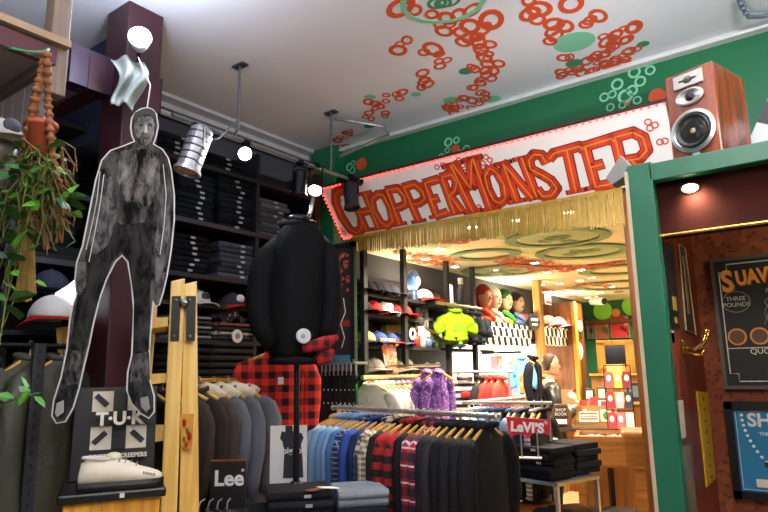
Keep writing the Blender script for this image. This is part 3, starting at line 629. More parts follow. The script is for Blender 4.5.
# ---------------- pedestal, boot box display and shoe
D = 2.42; pb = Dp(114, 486, D); fa = face(pb)+.03
ped = thing('display_pedestal', 'yellow wooden pedestal with black top under the cream shoe', 'pedestal', (pb.x-.01, pb.y+.0, 0), fa)
obj('column', B().box((0, 0, (pb.z-.03)/2), (.33, .26, pb.z-.03)), wood('#e0a53a', '#b97a22', .45), ped, bev=.004); obj('top', B().box((0, 0, pb.z-.015), (.37, .30, .034)), mat('#111113', .4), ped, bev=.008)
obj('price_dot', B().box((.03, -.152, pb.z-.014), (.016, .003, .016)), WHITE, ped)
dbx = thing('display_board', 'black display board with white T-U-K cross logo behind the cream shoe', 'display', (Dp(112, 480, 2.57).x, Dp(112, 480, 2.57).y, pb.z+.003), fa)
obj('board', B().box((0, 0, .185), (.32, .05, .37)), mat('#131315', .45), dbx, bev=.004, rot=(-.10, 0, 0))
obj('logo_panel', B().box((.015, -.028, .235), (.215, .004, .235)), mat('#d8d0bd', .5), dbx, rot=(-.10, 0, 0))
cr = B().box((.015, -.032, .235), (.055, .004, .235)).box((.015, -.032, .24), (.225, .004, .06))
for sx, sz in ((-1, 1), (1, 1), (-1, -1), (1, -1)): cr.box((.015+sx*.072, -.032, .24+sz*.075), (.062, .004, .022), rot=(0, (sx*sz)*(-.75), 0))
obj('logo_cross', cr, mat('#111113', .5), dbx, rot=(-.10, 0, 0))
text('T·U·K', .072, mat('#efe8d6', .5), dbx, (.015, -.064, .243), offset=.003, rot=(PI/2-.10, 0, 0))
text('ORIGINAL CREEPERS', .024, mat('#d8d0bd', .5), dbx, (.015, -.045, .095), offset=.001, rot=(PI/2-.10, 0, 0))
# shoe: loft along its length (heel at -x, toe at +x)
shoe = thing('creeper_shoe', 'cream creeper shoe with thick black sole on the pedestal', 'shoe', (Dp(121, 480, 2.36).x, Dp(121, 480, 2.36).y, pb.z+.003), fa)
st = [(-.148, .028, .055, .06), (-.14, .036, .10, .06), (-.10, .040, .118, .06), (-.06, .040, .112, .06), (-.02, .042, .112, .06), (.02, .045, .100, .06), (.06, .048, .080, .06), (.10, .046, .067, .06), (.13, .036, .056, .06), (.147, .014, .044, .06)]
up = []; so = []
for x, w, h, _ in st:
    z0 = .028
    up.append([(x, w*math.cos(q)*1.0, z0+(h-z0)*max(0, math.sin(q))**.75 if math.sin(q) > 0 else z0) for q in (2*PI*i/16 for i in range(16))])
    so.append([(x*1.03, (w+.006)*math.cos(q), .017+.015*(1 if math.sin(q) > 0 else -1)*min(1, abs(math.sin(q))*3)) for q in (2*PI*i/16 for i in range(16))])
obj('upper', B().loft(up), mat('#e9e0c8', .5, 0, .06, 12), shoe, smooth=True); obj('sole', B().loft(so), mat('#0d0d0f', .45), shoe)
obj('collar', B().tube([(-.088+.048*math.cos(q), .030*math.sin(q), .114-.004*math.cos(q)) for q in (2*PI*i/14 for i in range(14))], .006, 6, closed=True), mat('#dcd8d0', .5), shoe)
obj('tongue', B().ell((-.03, 0, .115), (.03, .022, .018), 12), mat('#e2d9c0', .5), shoe)
lc = B()
for k in range(4): lc.tube([(-.012+.02*k, -.024, .098-.007*k), (-.006+.02*k, 0, .116-.009*k), (-.012+.02*k, .024, .098-.007*k)], .003, 5)
obj('laces', lc, mat('#8a8070', .7), shoe)
st_ = B()
for k in range(12): st_.box((.075+.006*k, -.043+.001*k*(k > 6)*(k-6), .055-.0014*k), (.0028, .004, .010))
obj('toe_weave', st_, mat('#57534a', .6), shoe)
# ---------------- folding wooden ladder
D = 2.75
LADW = wood('#f0cd7c', '#dcae55', .4)
lad = thing('folding_ladder', 'tall pale wooden folding ladder with black hinge plate', 'ladder', (0, 0, 0))
def plank(b, xs, D0, t=.03, bz=0.0):
    (x0, y0), (x1, y1), (x2, y2), (x3, y3) = xs
    bb_ = Dp(180, 400, D0); ps = [Vp(x, y, bb_) for x, y in xs]; n = Vector((ps[0].x, ps[0].y, 0)).normalized()*t
    b.add(ps+[p+n for p in ps], [(0, 1, 2, 3), (7, 6, 5, 4), (0, 4, 5, 1), (1, 5, 6, 2), (2, 6, 7, 3), (3, 7, 4, 0)])
def rail_(xt0, xt1, yt, xb0, xb1, D0, name):
    b = B(); yb = 512; k = 1.75
    e0, e1 = xt0+(xb0-xt0)*k, xt1+(xb1-xt1)*k; ye = yt+(yb-yt)*k
    zt = Dp((xt0+xt1)/2, ye, D0).z
    plank(b, [(xt0, yt+3), (xt1, yt), (e1, ye), (e0, ye)], D0, .045); return obj(name, b, LADW, lad, bev=.006)
rail_(171, 185, 278, 160, 177, D, 'rail'); rail_(184, 197, 281, 179, 199, D+.02, 'rail')
rail_(150, 158, 300, 128, 140, D+.5, 'rail'); 
hp = B()
plank(hp, [(172, 296), (181, 296), (179, 341), (170, 341)], D-.006, .004); plank(hp, [(186, 296), (196, 296), (195, 341), (186, 341)], D-.006, .004)
hg = obj('hinge_plate', hp, mat('#26241f', .45, .4), lad); c = Vp(184, 303, Dp(180, 400, D-.012)); obj('pivot', B().ell(c, (.022, .022, .022), 12), steel('#8d8a84', .4), hg)
for x, y in ((174, 336), (190, 336), (190, 300), (176, 300)): obj('rivet', B().ell(Vp(x, y, Dp(180, 400, D-.008)), (.006, .006, .006), 8), steel('#8d8a84', .4), hg)
for y in (321, 377, 435, 492):
    b = B(); plank(b, [(147, y-3), (168, y-4), (168, y+5), (147, y+8)], D+.03, .42); obj('step', b, LADW, lad)
stk = B(); plank(stk, [(180, 414), (194, 414), (192, 450), (181, 447)], D-.003, .002)
s1 = obj('sticker', stk, mat('#c98a2e', .5, 0, .3, 60), lad)
for x, y, r, c_ in ((184, 423, .018, '#b8301f'), (189, 436, .02, '#b8301f'), (186, 444, .014, '#b8301f'), (187, 431, .014, '#5c8a2a'), (184, 439, .012, '#5c8a2a')): obj('printed_blotch', B().ell(Vp(x, y, Dp(180, 400, D-.004)), (r, r*.3, r), 10), mat(c_, .5), s1)
# yellow plank with printed card behind the cut-out
o = thing('wooden_plank', 'yellow wooden plank with printed card at its foot behind left leg of cut-out', 'plank', (0, 0, 0))
b = B(); plank(b, [(56, 328), (71, 326), (70, 410), (62, 412)], 3.0, .03); obj('plank', b, wood('#d8ab3c', '#a97f22', .5), o)
b = B(); plank(b, [(58, 400), (72, 398), (71, 438), (42, 438)], 2.98, .01); cd = obj('printed_card', b, speck('#d9d2bb', '#a88a4a', 30, .4), o)
# ---------------- hanging plants
D = 2.2; top = Dp(46, 62, D)
mh = thing('macrame_hanger', 'knotted brown rope plant hanger with wooden beads', 'plant hanger', top)
rope = mat('#8a5a3c', .85, 0, .3, 40)
def relp(x, y, d=D): return Dp(x, y, d)-top
for pts in ([(46, 55), (36, 90), (30, 120), (24, 150), (18, 172)], [(44, 55), (36, 100), (33, 130), (29, 165)], [(47, 55), (48, 100), (50, 130), (54, 165), (60, 190)]):
    b = B(); v = [relp(x, y, D+R.uniform(-.03, .03)) for x, y in pts]; b.tube(v, .010, 7)
    for a_, c_ in zip(v, v[1:]):
        n = max(2, int((c_-a_).length/.03))
        for k in range(n): b.ell(a_.lerp(c_, k/n), (.016, .016, .013), 7)
    obj('rope', b, rope, mh, smooth=True)
pt = Dp(38, 158, D)
pot = thing('potted_vine', 'terracotta pot with trailing green vine in the knotted rope hanger', 'plant', pt)
obj('pot', B().lathe([(.035, 0), (.05, .11), (.056, .112), (.056, .13), (.046, .13), (.044, .11)], 18), mat('#a84a2a', .6, 0, .15, 20), pot, smooth=True)
stems = B(); lv = B(); lv2 = B(); straw = B()
def leaf(b, p, s):
    r = Euler((R.uniform(-.9, .9), R.uniform(-.9, .9), R.uniform(0, 6))).to_matrix()
    pts = [(0, 0, 0), (.32, -.42, .06), (.78, -.3, .02), (1.1, 0, -.1), (.78, .3, .02), (.32, .42, .06), (.6, 0, -.04)]
    b.add([p+r @ (Vector(q)*s) for q in pts], [(0, 1, 6), (1, 2, 6), (2, 3, 6), (3, 4, 6), (4, 5, 6), (5, 0, 6)])
def rel2(x, y, d): return Dp(x, y, d)-pt
for k in range(46):
    x0, y0 = R.uniform(20, 58), R.uniform(140, 175); x1 = R.uniform(-6, 78); y1 = R.uniform(175, 330) if x1 < 40 else R.uniform(165, 262); d = D+R.uniform(-.12, .14)
    pts = [rel2(x0+(x1-x0)*t+R.uniform(-4, 4), y0+(y1-y0)*t-22*math.sin(PI*t)*R.uniform(.2, 1), d) for t in (i/6 for i in range(7))]
    stems.tube(pts, .0022, 4)
    for p in pts[2:]:
        if R.random() < .8: leaf(lv if R.random() < .7 else lv2, p, R.uniform(.025, .052))
for x, y, s in ((48, 145, .075), (70, 205, .07), (66, 200, .06), (4, 168, .07), (8, 172, .08), (10, 200, .08), (14, 250, .09), (10, 260, .08), (20, 320, .08), (8, 300, .08), (62, 208, .07), (12, 220, .07), (24, 230, .07)):
    leaf(lv2 if s > .085 else lv, rel2(x, y, D-.1), s)
obj('stems', stems, mat('#6d6a35', .7), pot); obj('leaves', lv, mat('#2f6322', .5, 0, .4, 14), pot); obj('young_leaves', lv2, mat('#5c962e', .4, 0, .3, 14), pot)
# dry roots and the raffia bundle
rt_ = B()
for k in range(70):
    x0, y0 = R.uniform(30, 66), R.uniform(140, 205); x1, y1 = x0+R.uniform(-16, 18), y0+R.uniform(10, 60)
    rt_.tube([rel2(x0, y0, D+.06), rel2((x0+x1)/2+R.uniform(-8, 8), (y0+y1)/2+R.uniform(-8, 8), D+.05), rel2(x1, y1, D+.05)], R.uniform(.002, .005), 4)
obj('dry_roots', rt_, mat('#7a5a3a', .8, 0, .4, 30), pot)
rf = Dp(27, 235, D+.08)
tas = thing('raffia_tassel', 'straw coloured raffia bundle hanging under the vine', 'tassel', rf)
b = B()
for k in range(60):
    x = R.uniform(22, 34); b.tube([Dp(x, R.uniform(206, 215), D+.08)-rf, Dp(x+R.uniform(-2, 2), 250, D+.07+R.uniform(-.02, .02))-rf, Dp(x+R.uniform(-8, 4), R.uniform(285, 302), D+.07)-rf], .0028, 4)
obj('strands', b, mat('#b08a4c', .8, 0, .3, 30), tas); obj('binding', B().lathe([(.03, 0), (.034, .015), (.03, .03)], 12), rope, tas, loc=Dp(28, 226, D+.08)-rf)
# leafy sprigs lower left
b = B(); l = B(); fa_ = Vector(pt)
b.tube([Dp(x, y, 2.1+.06*(k == 0))-fa_ for k, (x, y) in enumerate(((6, 300), (-6, 380), (-10, 409), (5, 404), (18, 398), (30, 394)))], .003, 5)
for x, y in ((5, 402), (14, 396), (20, 392), (24, 398), (30, 392), (34, 396), (26, 388)): leaf(l, Dp(x, y, 2.1+R.uniform(-.02, .02))-fa_, .05)
td = obj('trailing_tendril', b, mat('#6d7a35', .7), pot); obj('tendril_leaves', l, mat('#4f9030', .45, 0, .3, 14), td)
# ---------------- bust with pale cap at the left edge
q = Dp(-2, 165, 2.35)
o = thing('mannequin_bust', 'grey display bust at the left edge wearing pale cap', 'mannequin', q, face(q)); 
obj('head', B().ell((0, 0, .06), (.06, .07, .085), 16).lathe([(.04, -.08), (.035, 0), (.04, .03)], 14), mat('#6d6a66', .4), o, smooth=True)
def cap(parent, cm, bm_, s=1.0, z=0, front=None):
    cr = obj('crown', B().ell((0, 0, 0), (.085*s, .10*s, .095*s), 18, half=1), cm, parent, smooth=True, loc=(0, 0, z))
    pts = []
    def bf(u, v):
        a = (u-.5)*2.2; r = .095+.075*v*math.cos(a*.75); return (math.sin(a)*r*.95*s, -math.cos(a)*r*s, (-.012*v-.030*(abs(u-.5)*2)**2*v+.008)*s)
    b = B(); vs = []; nu, nv = 10, 4
    top = [[bf(i/nu, j/nv) for j in range(nv+1)] for i in range(nu+1)]
    for w in (0, -.004):
        for i in range(nu+1):
            for j in range(nv+1): x, y, zz = top[i][j]; vs.append((x, y, zz+w))
    h = (nu+1)*(nv+1); fs = []
    for i in range(nu):
        for j in range(nv):
            k = i*(nv+1)+j; fs += [(k, k+nv+1, k+nv+2, k+1), (h+k, h+k+1, h+k+nv+2, h+k+nv+1)]
        k = i*(nv+1)+nv; fs.append((k, k+nv+1, h+k+nv+1, h+k))
    b.add(vs, fs); obj('brim', b, bm_, parent, smooth=True, loc=(0, 0, z))
    obj('button', B().ell((0, 0, .096*s), (.01*s, .01*s, .006*s), 8), bm_, cr)
    if front is not None: obj('front_badge', B().ell((0, -.088*s, .05*s), (.035*s, .012*s, .028*s), 12), front, cr)
def cap_thing(label, p, rz, cm, bm_, s=1.0, front=None, group=None):
    o = thing('baseball_cap', label, 'cap', p, rz, group); cap(o, cm, bm_, s, 0, front); return o
cap_thing('pale grey cap with round dark badge on the display head at the left edge', q+Vector((0, -.01, .085)), face(q)+.5, cloth('#b5b2ac', .08), cloth('#a7a49e', .08), 1.0, mat('#3a3a40', .6))
# ================================================================== garments and hangers
def hanger(p, rz, group, label, m=None, w=.40):
    o = thing('clothes_hanger', label, 'hanger', p, rz, group)
    obj('shoulder_bar', B().tube([(-w/2, 0, -.125), (-w/4, 0, -.085), (-.03, 0, -.06), (0, 0, -.05), (.03, 0, -.06), (w/4, 0, -.085), (w/2, 0, -.125)], [.012, .013, .014, .016, .014, .013, .012], 6, 0, False, .6), m or PALEWOOD, o, smooth=True)
    obj('hook', B().tube([(0, 0, -.045), (0, 0, -.02), (.017, 0, -.006), (.02, 0, .008), (.008, 0, .022), (-.01, 0, .020), (-.018, 0, .008)], .0028, 5), CHROME, o); return o
_hp = {}
def hang_hanger(p, rz, group, label, m=None, w=.40):
    k = (str(m), w)
    if k not in _hp: _hp[k] = hanger(p, rz, group, label, m, w); return _hp[k]
    return dup(_hp[k], p, rz, label, group)
_gp = {}
def garment_meshes(w, h, t, sl, kind, seed):
    key = (w, h, t, sl, kind, seed)
    if key in _gp: return _gp[key]
    rr = random.Random(seed); n = 20; ph = [rr.uniform(0, 6) for _ in range(4)]
    body = B(); rings = []
    prof = [(-.055, .062, .55), (-.075, .085, .6), (-.10, w*.30, .6), (-.125, w*.44, .65), (-.15, w*.49, .8), (-.22, w*.485, 1), (-.3-.1*h, w*.46, 1.05), (-.3-.35*h, w*.465, 1.05), (-.1-h*.85, w*.48, 1.1), (-.1-h, w*.5, 1.12)]
    for k, (z, hw, tt) in enumerate(prof):
        r = []
        for i in range(n):
            a = 2*PI*i/n; c, s = math.cos(a), math.sin(a); f = 1+(.26 if w > .5 else .18)*(k/9)*math.sin(5*a+ph[0]+z*3)+(.10 if w > .5 else .04)*math.sin(9*a+z*16+ph[3])*(k > 3)
            r.append((hw*abs(c)**.8*(1 if c > 0 else -1), t*tt*abs(s)**.9*(1 if s > 0 else -1)*f+.004*math.sin(z*14+ph[1]), z+.006*math.sin(3*a+ph[2])*(k/9)))
        rings.append(r)
    body.loft(rings)
    sv = []
    for sd in (-1, 1):
        b = B(); x0 = w*.47
        pts = [(sd*(x0-.03), 0, -.135), (sd*(x0+.02), .0, -.165), (sd*(x0+.05), .005+.01*rr.random(), -.24), (sd*(x0+.055), .012, -.16-sl*.5), (sd*(x0+.045), -.004, -.16-sl*.8), (sd*(x0+.03), -.01, -.16-sl)]
        b.tube(pts, [.05, .062, .064, .058, .05, .043] if sl > .3 else [.05, .062, .07, .07, .072, .072], 12, 0, False, .72); sv.append(b)
    co = B().tube([(.062*math.cos(q), .048*math.sin(q), -.052+.012*math.sin(q)) for q in (2*PI*i/14 for i in range(14))], .016, 6, closed=True)
    pk = B().box((0, -t*1.0, -.1-h*.5), (.022, .008, h*.82)) if kind != 'tee' else None
    _gp[key] = (body, sv, co, pk); return _gp[key]
def garment(name, label, cat, p, rz, m, w=.44, h=.62, t=.055, sl=.52, group=None, kind='shirt', cm=None, seed=0, rot=None):
    body, sv, co, pk = garment_meshes(w, h, t, sl, kind, seed)
    o = thing(name, label, cat, p, rz, group, rot)
    obj('body', body, m, o, smooth=True)
    for s in sv: obj('sleeve', s, m, o, smooth=True)
    obj('collar', co, cm or m, o, smooth=True)
    if pk: obj('front_placket', pk, cm or m, o)
    return o
# ================================================================== black shelving on the left wall
SFX = -3.34; SY0, SY1 = 1.35, 3.6; blk = mat('#17171b', .55, 0, .2, 6)
shf = thing('wall_shelving', 'tall black shelving full of folded jeans and caps along the left wall', 'shelving', (-3.52, (SY0+SY1)/2, 0))
def rel(bx, cx, cy, cz, dx, dy, dz): return bx.box((cx+3.52, cy-(SY0+SY1)/2, cz), (dx, dy, dz))
obj('back_board', rel(B(), XL+.012, 2.475, 1.65, .02, SY1-SY0, 3.1), mat('#101014', .6), shf)
SHZ = [2.60, 2.25, 2.065, 1.83, 1.60]
for z in [3.0]+SHZ: obj('shelf', rel(B(), -3.515, 2.475, z-.015, .35, SY1-SY0, .028), blk, shf)
for y in (SY0, 2.1, 2.98, SY1): obj('upright', rel(B(), -3.515, y, 1.65, .34, .03, 3.1), blk, shf)
obj('rail_front', rel(B(), SFX+.005, 2.475, 2.6-.014, .008, SY1-SY0, .03), mat('#3a3a40', .3, .5), shf)
denims = ['#0c0f16', '#08090d', '#10131b', '#0b0c10', '#12161f']
tagm = mat('#a9adb4', .35, .3)
def jeans(p, rz, label, group, m, th=.036, tag=True, d=.27, w=.29):
    o = thing('folded_jeans', label, 'jeans', p, rz, group)
    b = B(); hw = d/2; ring = []
    for k in range(2):
        x = (-w/2, w/2)[k]; r = [(x, -hw+th*.25, 0), (x, -hw, th*.5), (x, -hw+th*.25, th), (x, hw, th*.98), (x, hw, 0)]; ring.append(r)
    b.loft(ring); obj('folded_cloth', b, m, o, bev=.006)
    if tag: obj('label_tag', B().box((.03+R.uniform(-.03, .03), -hw-.003, th*.5), (.034, .006, th*.36)), tagm, o)
    return o
def jstack(x, y, z, n, where, rz=PI/2, cols=None, th=.036, tag=True, w=.29):
    for k in range(n):
        m = cloth((cols or denims)[R.randrange(len(cols or denims))])
        jeans((x+R.uniform(-.008, .008), y+R.uniform(-.01, .01), z+.001+k*(th+.0005)), rz+R.uniform(-.04, .04), '%s jeans from the bottom of %s' % (ORD[k], where), 'folded jeans of ' + where, m, th, tag, w=w)
XS = -3.50
for y, n, nm, tg, cl in ((2.46, 9, 'the jeans stack behind the silver spotlight', True, None), (2.80, 10, 'the jeans stack below the blazing pipe lamp', True, None), (3.17, 8, 'the grey stack nearest the black jacket', True, ['#4a4d55', '#5a5d66', '#3b3e46']), (1.95, 8, 'the jeans stack beside the cut-out shoulder', False, None), (3.42, 6, 'the low stack under the skateboard deck', False, None)):
    jstack(XS, y, 2.60, n, nm, tag=tg, cols=cl)
for y, n, nm, tg, cl in ((2.44, 7, 'the second shelf stack beside the cut-out', True, None), (2.82, 7, 'the second shelf stack above the caps', True, ['#3a3d48', '#2b2e38', '#4a4d58']), (3.22, 6, 'the second shelf stack behind the black jacket', False, None), (1.95, 6, 'the second shelf stack behind the cut-out arm', True, None)):
    jstack(XS, y, 2.25, n, nm, tag=tg, cols=cl)
for y, n, nm in ((2.3, 4, 'the top board stack above the silver spotlight'), (2.7, 3, 'the top board stack above the blazing pipe lamp')):
    jstack(XS, y, 3.0, n, nm, tag=True)
# caps shelf, shirts shelf, dark jumpers
cap_thing('white cap with round black badge on the shelf right of the ladder', (-3.44, 2.56, 2.067), PI/2, mat('#b9b9b4', .7), mat('#b9b9b4', .7), .95, mat('#26262a', .5))
cap_thing('navy cap with red brim and white front badge on the shelf right of the ladder', (-3.42, 2.83, 2.067), PI/2, cloth('#34323c'), cloth('#a32226'), 1.0, mat('#d9d6d0', .6))
cap_thing('dark cap deep in the shelf behind the black jacket', (-3.45, 3.2, 2.067), PI/2, cloth('#22242a'), cloth('#22242a'))
def folded(p, rz, label, group, m, th=.035, w=.3, d=.26, name='folded_shirt', cat='shirt', collar=None):
    o = thing(name, label, cat, p, rz, group); n = 14
    rings = [[(x, -d/2*f+.0, th/2+th*.5*math.sin(2*PI*i/n)*.98 if False else th*.5*(1+math.sin(2*PI*i/n))) if False else (x, d/2*f*math.copysign(abs(math.cos(2*PI*i/n))**.5, math.cos(2*PI*i/n)), th*.5*(1+math.copysign(abs(math.sin(2*PI*i/n))**.8, math.sin(2*PI*i/n)))) for i in range(n)] for x, f in ((-w/2, .93), (-w/2*.9, 1), (0, 1), (w/2*.9, 1), (w/2, .93))]
    obj('folded_cloth', B().loft(rings), m, o, smooth=True)
    if collar: obj('collar', B().tube([(-.06, -d/2+.03, th), (0, -d/2+.0, th*.9), (.06, -d/2+.03, th)], .010, 6), collar, o)
    return o
cl = ['#8f93a8', '#4a4650', '#9c9aa6', '#3c3942', '#8a8492']
for k in range(5): folded((XS+.02, 2.47, 1.832+k*.031), PI/2, '%s folded striped shirt from the bottom of the left pile under the white cap' % ORD[k], 'folded shirts under the white cap', stripes(cl[k], '#34323a', .03, 2), .03)
cl = ['#3d3640', '#c4b3a0', '#2e2b33', '#8a5a4c', '#4a4450']
for k in range(4): folded((XS+.02, 2.82, 1.832+k*.031), PI/2, '%s folded patterned shirt from the bottom of the pile under the red-brimmed cap' % ORD[k], 'folded shirts under the red-brimmed cap', speck(cl[k], '#1f1c22', 30, .5), .03)
o = thing('crumpled_scarf', 'crumpled dark patterned scarf with tan trim heaped on the shirt pile', 'scarf', (-3.42, 2.80, 1.95), PI/2)
def cfs(u, v): return ((u-.5)*.3, -.06+.12*v+.03*math.sin(u*9), .02+.10*math.sin(PI*u)*math.sin(PI*v)+.02*math.sin(u*14+v*9))
obj('cloth', B().sheet(cfs, 20, 10, .012), speck('#2c2a33', '#b98f72', 34, .45, '#4a4a58'), o, smooth=True)
o = thing('round_tag', 'round white shop tag hanging before the folded shirts', 'tag', (-3.32, 2.80, 1.86)); obj('disc', B().lathe([(.045, -.003), (.045, .003)], 20), mat('#e9e6e2', .5), o, rot=(0, PI/2, 0)); obj('printed_ring', B().lathe([(.02, .003), (.02, .005)], 14), mat('#8d8d92', .5), o, rot=(0, PI/2, 0))
for k in range(5): folded((XS+.03, 2.80, 1.602+k*.045), PI/2, '%s rolled charcoal jumper from the bottom of the pile under the patterned shirts' % ORD[k], 'charcoal jumpers under the patterned shirts', cloth('#3a3836'), .044, .33, .28, 'folded_jumper', 'jumper')
for k in range(4): folded((XS+.03, 2.44, 1.602+k*.045), PI/2, '%s dark folded jumper from the bottom of the pile beside the ladder' % ORD[k], 'dark jumpers beside the ladder', cloth('#26262b'), .044, .3, .28, 'folded_jumper', 'jumper')
for k in range(4): folded((XS+.03, 3.25, 1.832+k*.045), PI/2, '%s dark folded jumper from the bottom of the pile behind the black jacket' % ORD[k], 'dark jumpers behind the black jacket', cloth('#2f2c2a'), .044, .3, .28, 'folded_jumper', 'jumper')
# ---------------- gilt rail with coats below the shelving
ra = thing('coat_rail', 'yellow brass coat rail fixed under the left shelving', 'rail', (-3.12, 2.75, 1.575))
obj('tube', B().tube([(0, -.95, 0), (0, .45, 0)], .014, 10), BRASS, ra)
for y in (-.7, .4): obj('bracket', B().tube([(0, y, 0), (-.22, y, 0)], .008, 6), BRASS, ra)
coats = [('#231f1c', None, 'black brown wool coat'), ('#2b2420', None, 'dark brown wool coat'), ('#3a302a', None, 'brown wool coat with wide lapels'), ('#2f2823', None, 'dark umber wool coat'), ('#453a33', None, 'faded brown wool coat'), ('#5d6068', '#e9dcc4', 'grey denim jacket with cream fleece collar'), ('#62656e', '#efe3cd', 'slate denim jacket with white fleece collar'), ('#6a6c74', '#f0e4cf', 'pale grey denim jacket with white fleece collar')]
ys = [2.03, 2.11, 2.19, 2.27, 2.35, 2.46, 2.56, 2.67]
for k, (c_, c2, nm) in enumerate(coats):
    p = Vector((-3.12, ys[k], 1.575)); rz = R.uniform(-.12, .12)+.12
    hang_hanger(p, rz, 'wooden hangers on the brass coat rail', 'pale wooden hanger on the brass coat rail under the left shelving')
    g = garment('wool_coat' if not c2 else 'denim_jacket', '%s, %s from the ladder on the brass rail' % (nm, ORD[k]), 'coat' if not c2 else 'jacket', p, rz, cloth(c_), .42, .62, .05, .5, 'coats on the brass rail', seed=k % 3)
    if c2:
        fm = mat(c2, .95, 0, .1, 30, .8, 120)
        obj('fleece_collar', B().tube([(-.13, -.02, -.10), (-.07, -.05, -.065), (0, -.055, -.05), (.07, -.05, -.065), (.13, -.02, -.10)], [.03, .04, .042, .04, .03], 8).tube([(.10, .03, -.08), (0, .05, -.045), (-.10, .03, -.08)], .038, 8), fm, g, smooth=True)
        obj('shoulder_panel', B().ell((-.17, 0, -.16), (.07, .05, .05), 10), mat('#b98a55', .8), g)
# ---------------- red buffalo check shirt on the end of the shelving
p = Dp(277, 343, 4.05)
hang_hanger(p, face(p)+.1, 'wooden hangers on the brass coat rail', 'pale wooden hanger on the brass coat rail under the left shelving')
g = garment('plaid_shirt', 'red and black buffalo check flannel shirt hanging under the black jacket', 'shirt', p, face(p)+.1, plaid('#ea3420', '#2a0c0c', .085), .38, .52, .06, .42, kind='shirt', seed=4)
obj('white_tag', B().box((.02, -.068, -.24), (.035, .004, .045)), WHITE, g)
# ================================================================== lower left: caps, lit letters, parka
D = 2.95
p = Dp(52, 320, D); cap_thing('white trucker cap with red brim below the hanging plants', p, face(p)+.15, glow('#ffffff', .0) if False else mat('#f2efe9', .7), cloth('#b5161c', .1), 1.25)
p = Dp(50, 290, D+.25); cap_thing('slate blue cap behind the white trucker cap', p, face(p)-.1, cloth('#3a4254'), cloth('#2c3342'), 1.1)
q = Dp(52, 330, D+.1)
o = thing('wall_board', 'black display board carrying the trucker cap behind the plants', 'shelf board', q, face(q)); obj('board', B().box((0, .05, -.02), (.5, .3, .022)), blk, o); obj('leg', B().box((-.2, .05, -.5), (.03, .03, .95)), blk, o)
q = Dp(69, 300, D+.02)
o = thing('backlit_sign', 'small glowing white sign beside the trucker cap', 'sign', q, face(q)); obj('light_panel', B().prism([(-.05, -.06), (.04, -.07), (.05, .05), (.02, .10), (-.01, .07), (-.06, .03)], .02), glow('#f3f7ff', 2.2), o); obj('stand', B().box((0, .015, -.11), (.05, .02, .10)), IRON, o)
q = Dp(28, 262, 3.3)
o = thing('wall_shelf', 'grey steel shelf bar crossing the dark wall behind the plants', 'shelf', (-3.45, q.y-.2, q.z)); obj('bar', B().box((.1, 0, 0), (.05, 1.4, .03)), mat('#5d6470', .4, .5), o); obj('board', B().box((-.08, 0, .0), (.33, 1.4, .02)), blk, o)
for k in range(3):
    y = q.y-.55+.42*k; folded((-3.5, y, q.z+.011), PI/2, '%s dark folded jumper from the left on the grey shelf bar behind the plants' % ORD[k], 'dark jumpers on the grey shelf bar', cloth(['#20242e', '#1b1d24', '#2a2d36'][k]), .1, .34, .26, 'folded_jumper', 'jumper')
# big parka and trousers hanging at the lower left edge
rl = Dp(-14, 345, 2.6)
o = thing('clothes_rail', 'dark steel clothes rail with a perforated upright at the lower left', 'rail', (rl.x, rl.y, 0), face(rl)+.25)
obj('bar', B().tube([(-.55, 0, rl.z), (.36, 0, rl.z)], .013, 8), IRON, o); obj('upright', B().box((.14, -.20, rl.z/2), (.045, .03, rl.z)), mat('#3a3d42', .4, .5), o)
for k in range(22): obj('slot', B().box((.14, -.216, rl.z-.03-.05*k), (.012, .003, .022)), BLACK, o)
rz = face(rl)+.25; ax = Vector((math.cos(rz), math.sin(rz), 0))
for k, (dx, c_, nm, cat, turn, h) in enumerate(((-.33, '#22241f', 'black green parka at the lower left edge', 'coat', 1.0, 1.0), (-.17, '#33353a', 'charcoal grey parka hanging second at the lower left', 'coat', .95, .95), (.0, '#26272a', 'black coat hanging behind the perforated upright', 'coat', .9, .95), (.17, '#424432', 'olive green parka hanging nearest the maroon pillar', 'coat', .8, .98), (.30, '#3a3c2e', 'dark olive parka beside the display pedestal', 'coat', .7, 1.0))):
    p = Vector((rl.x, rl.y, rl.z))+ax*dx
    hang_hanger(p, rz+turn, 'wooden hangers on the dark rail at the lower left', 'wooden hanger carrying coats on the dark rail at the lower left')
    garment('parka', nm, cat, p, rz+turn, mat(c_, .6, 0, .25, 5, .5, 24), .52, h, .085, .6, 'parkas at the lower left', seed=10+k)
# ================================================================== ceiling track with spotlights
TX = -2.9; TZ = 3.04
tr = thing('lighting_track', 'grey lighting pipe hung on rods under the front ceiling', 'track', (TX, 2.9, TZ))
ya = Xp(172, 117, TX).y; yb_ = Xp(352, 188, TX).y
obj('pipe', B().tube([(0, ya-2.9, 0), (0, yb_-2.9, 0)], .013, 8), mat('#9a9ca2', .35, .7), tr)
for (x, y) in ((240, 65), (331, 112)):
    pz = Zp(x, y, HC); obj('rod', B().tube([(pz.x-TX, pz.y-2.9, HC-TZ), (pz.x-TX, pz.y-2.9, .04), (0, pz.y-2.9, 0)], .008, 6), mat('#6d7078', .4, .6), tr); obj('ceiling_plate', B().box((pz.x-TX, pz.y-2.9, HC-TZ-.006), (.10, .05, .012)), mat('#55585f', .4, .6), tr)
pz = Zp(240, 65, HC); obj('slack_cable', B().tube([(pz.x-TX, pz.y-2.9, .1), (.02, pz.y-3.02, -.05), (.0, pz.y-3.12, -.1), (0, pz.y-3.2, -.03)], .005, 6), mat('#7d8088', .5), tr, smooth=True)
pa, pb_ = Zp(331, 112, 3.45), Zp(372, 136, 3.3)
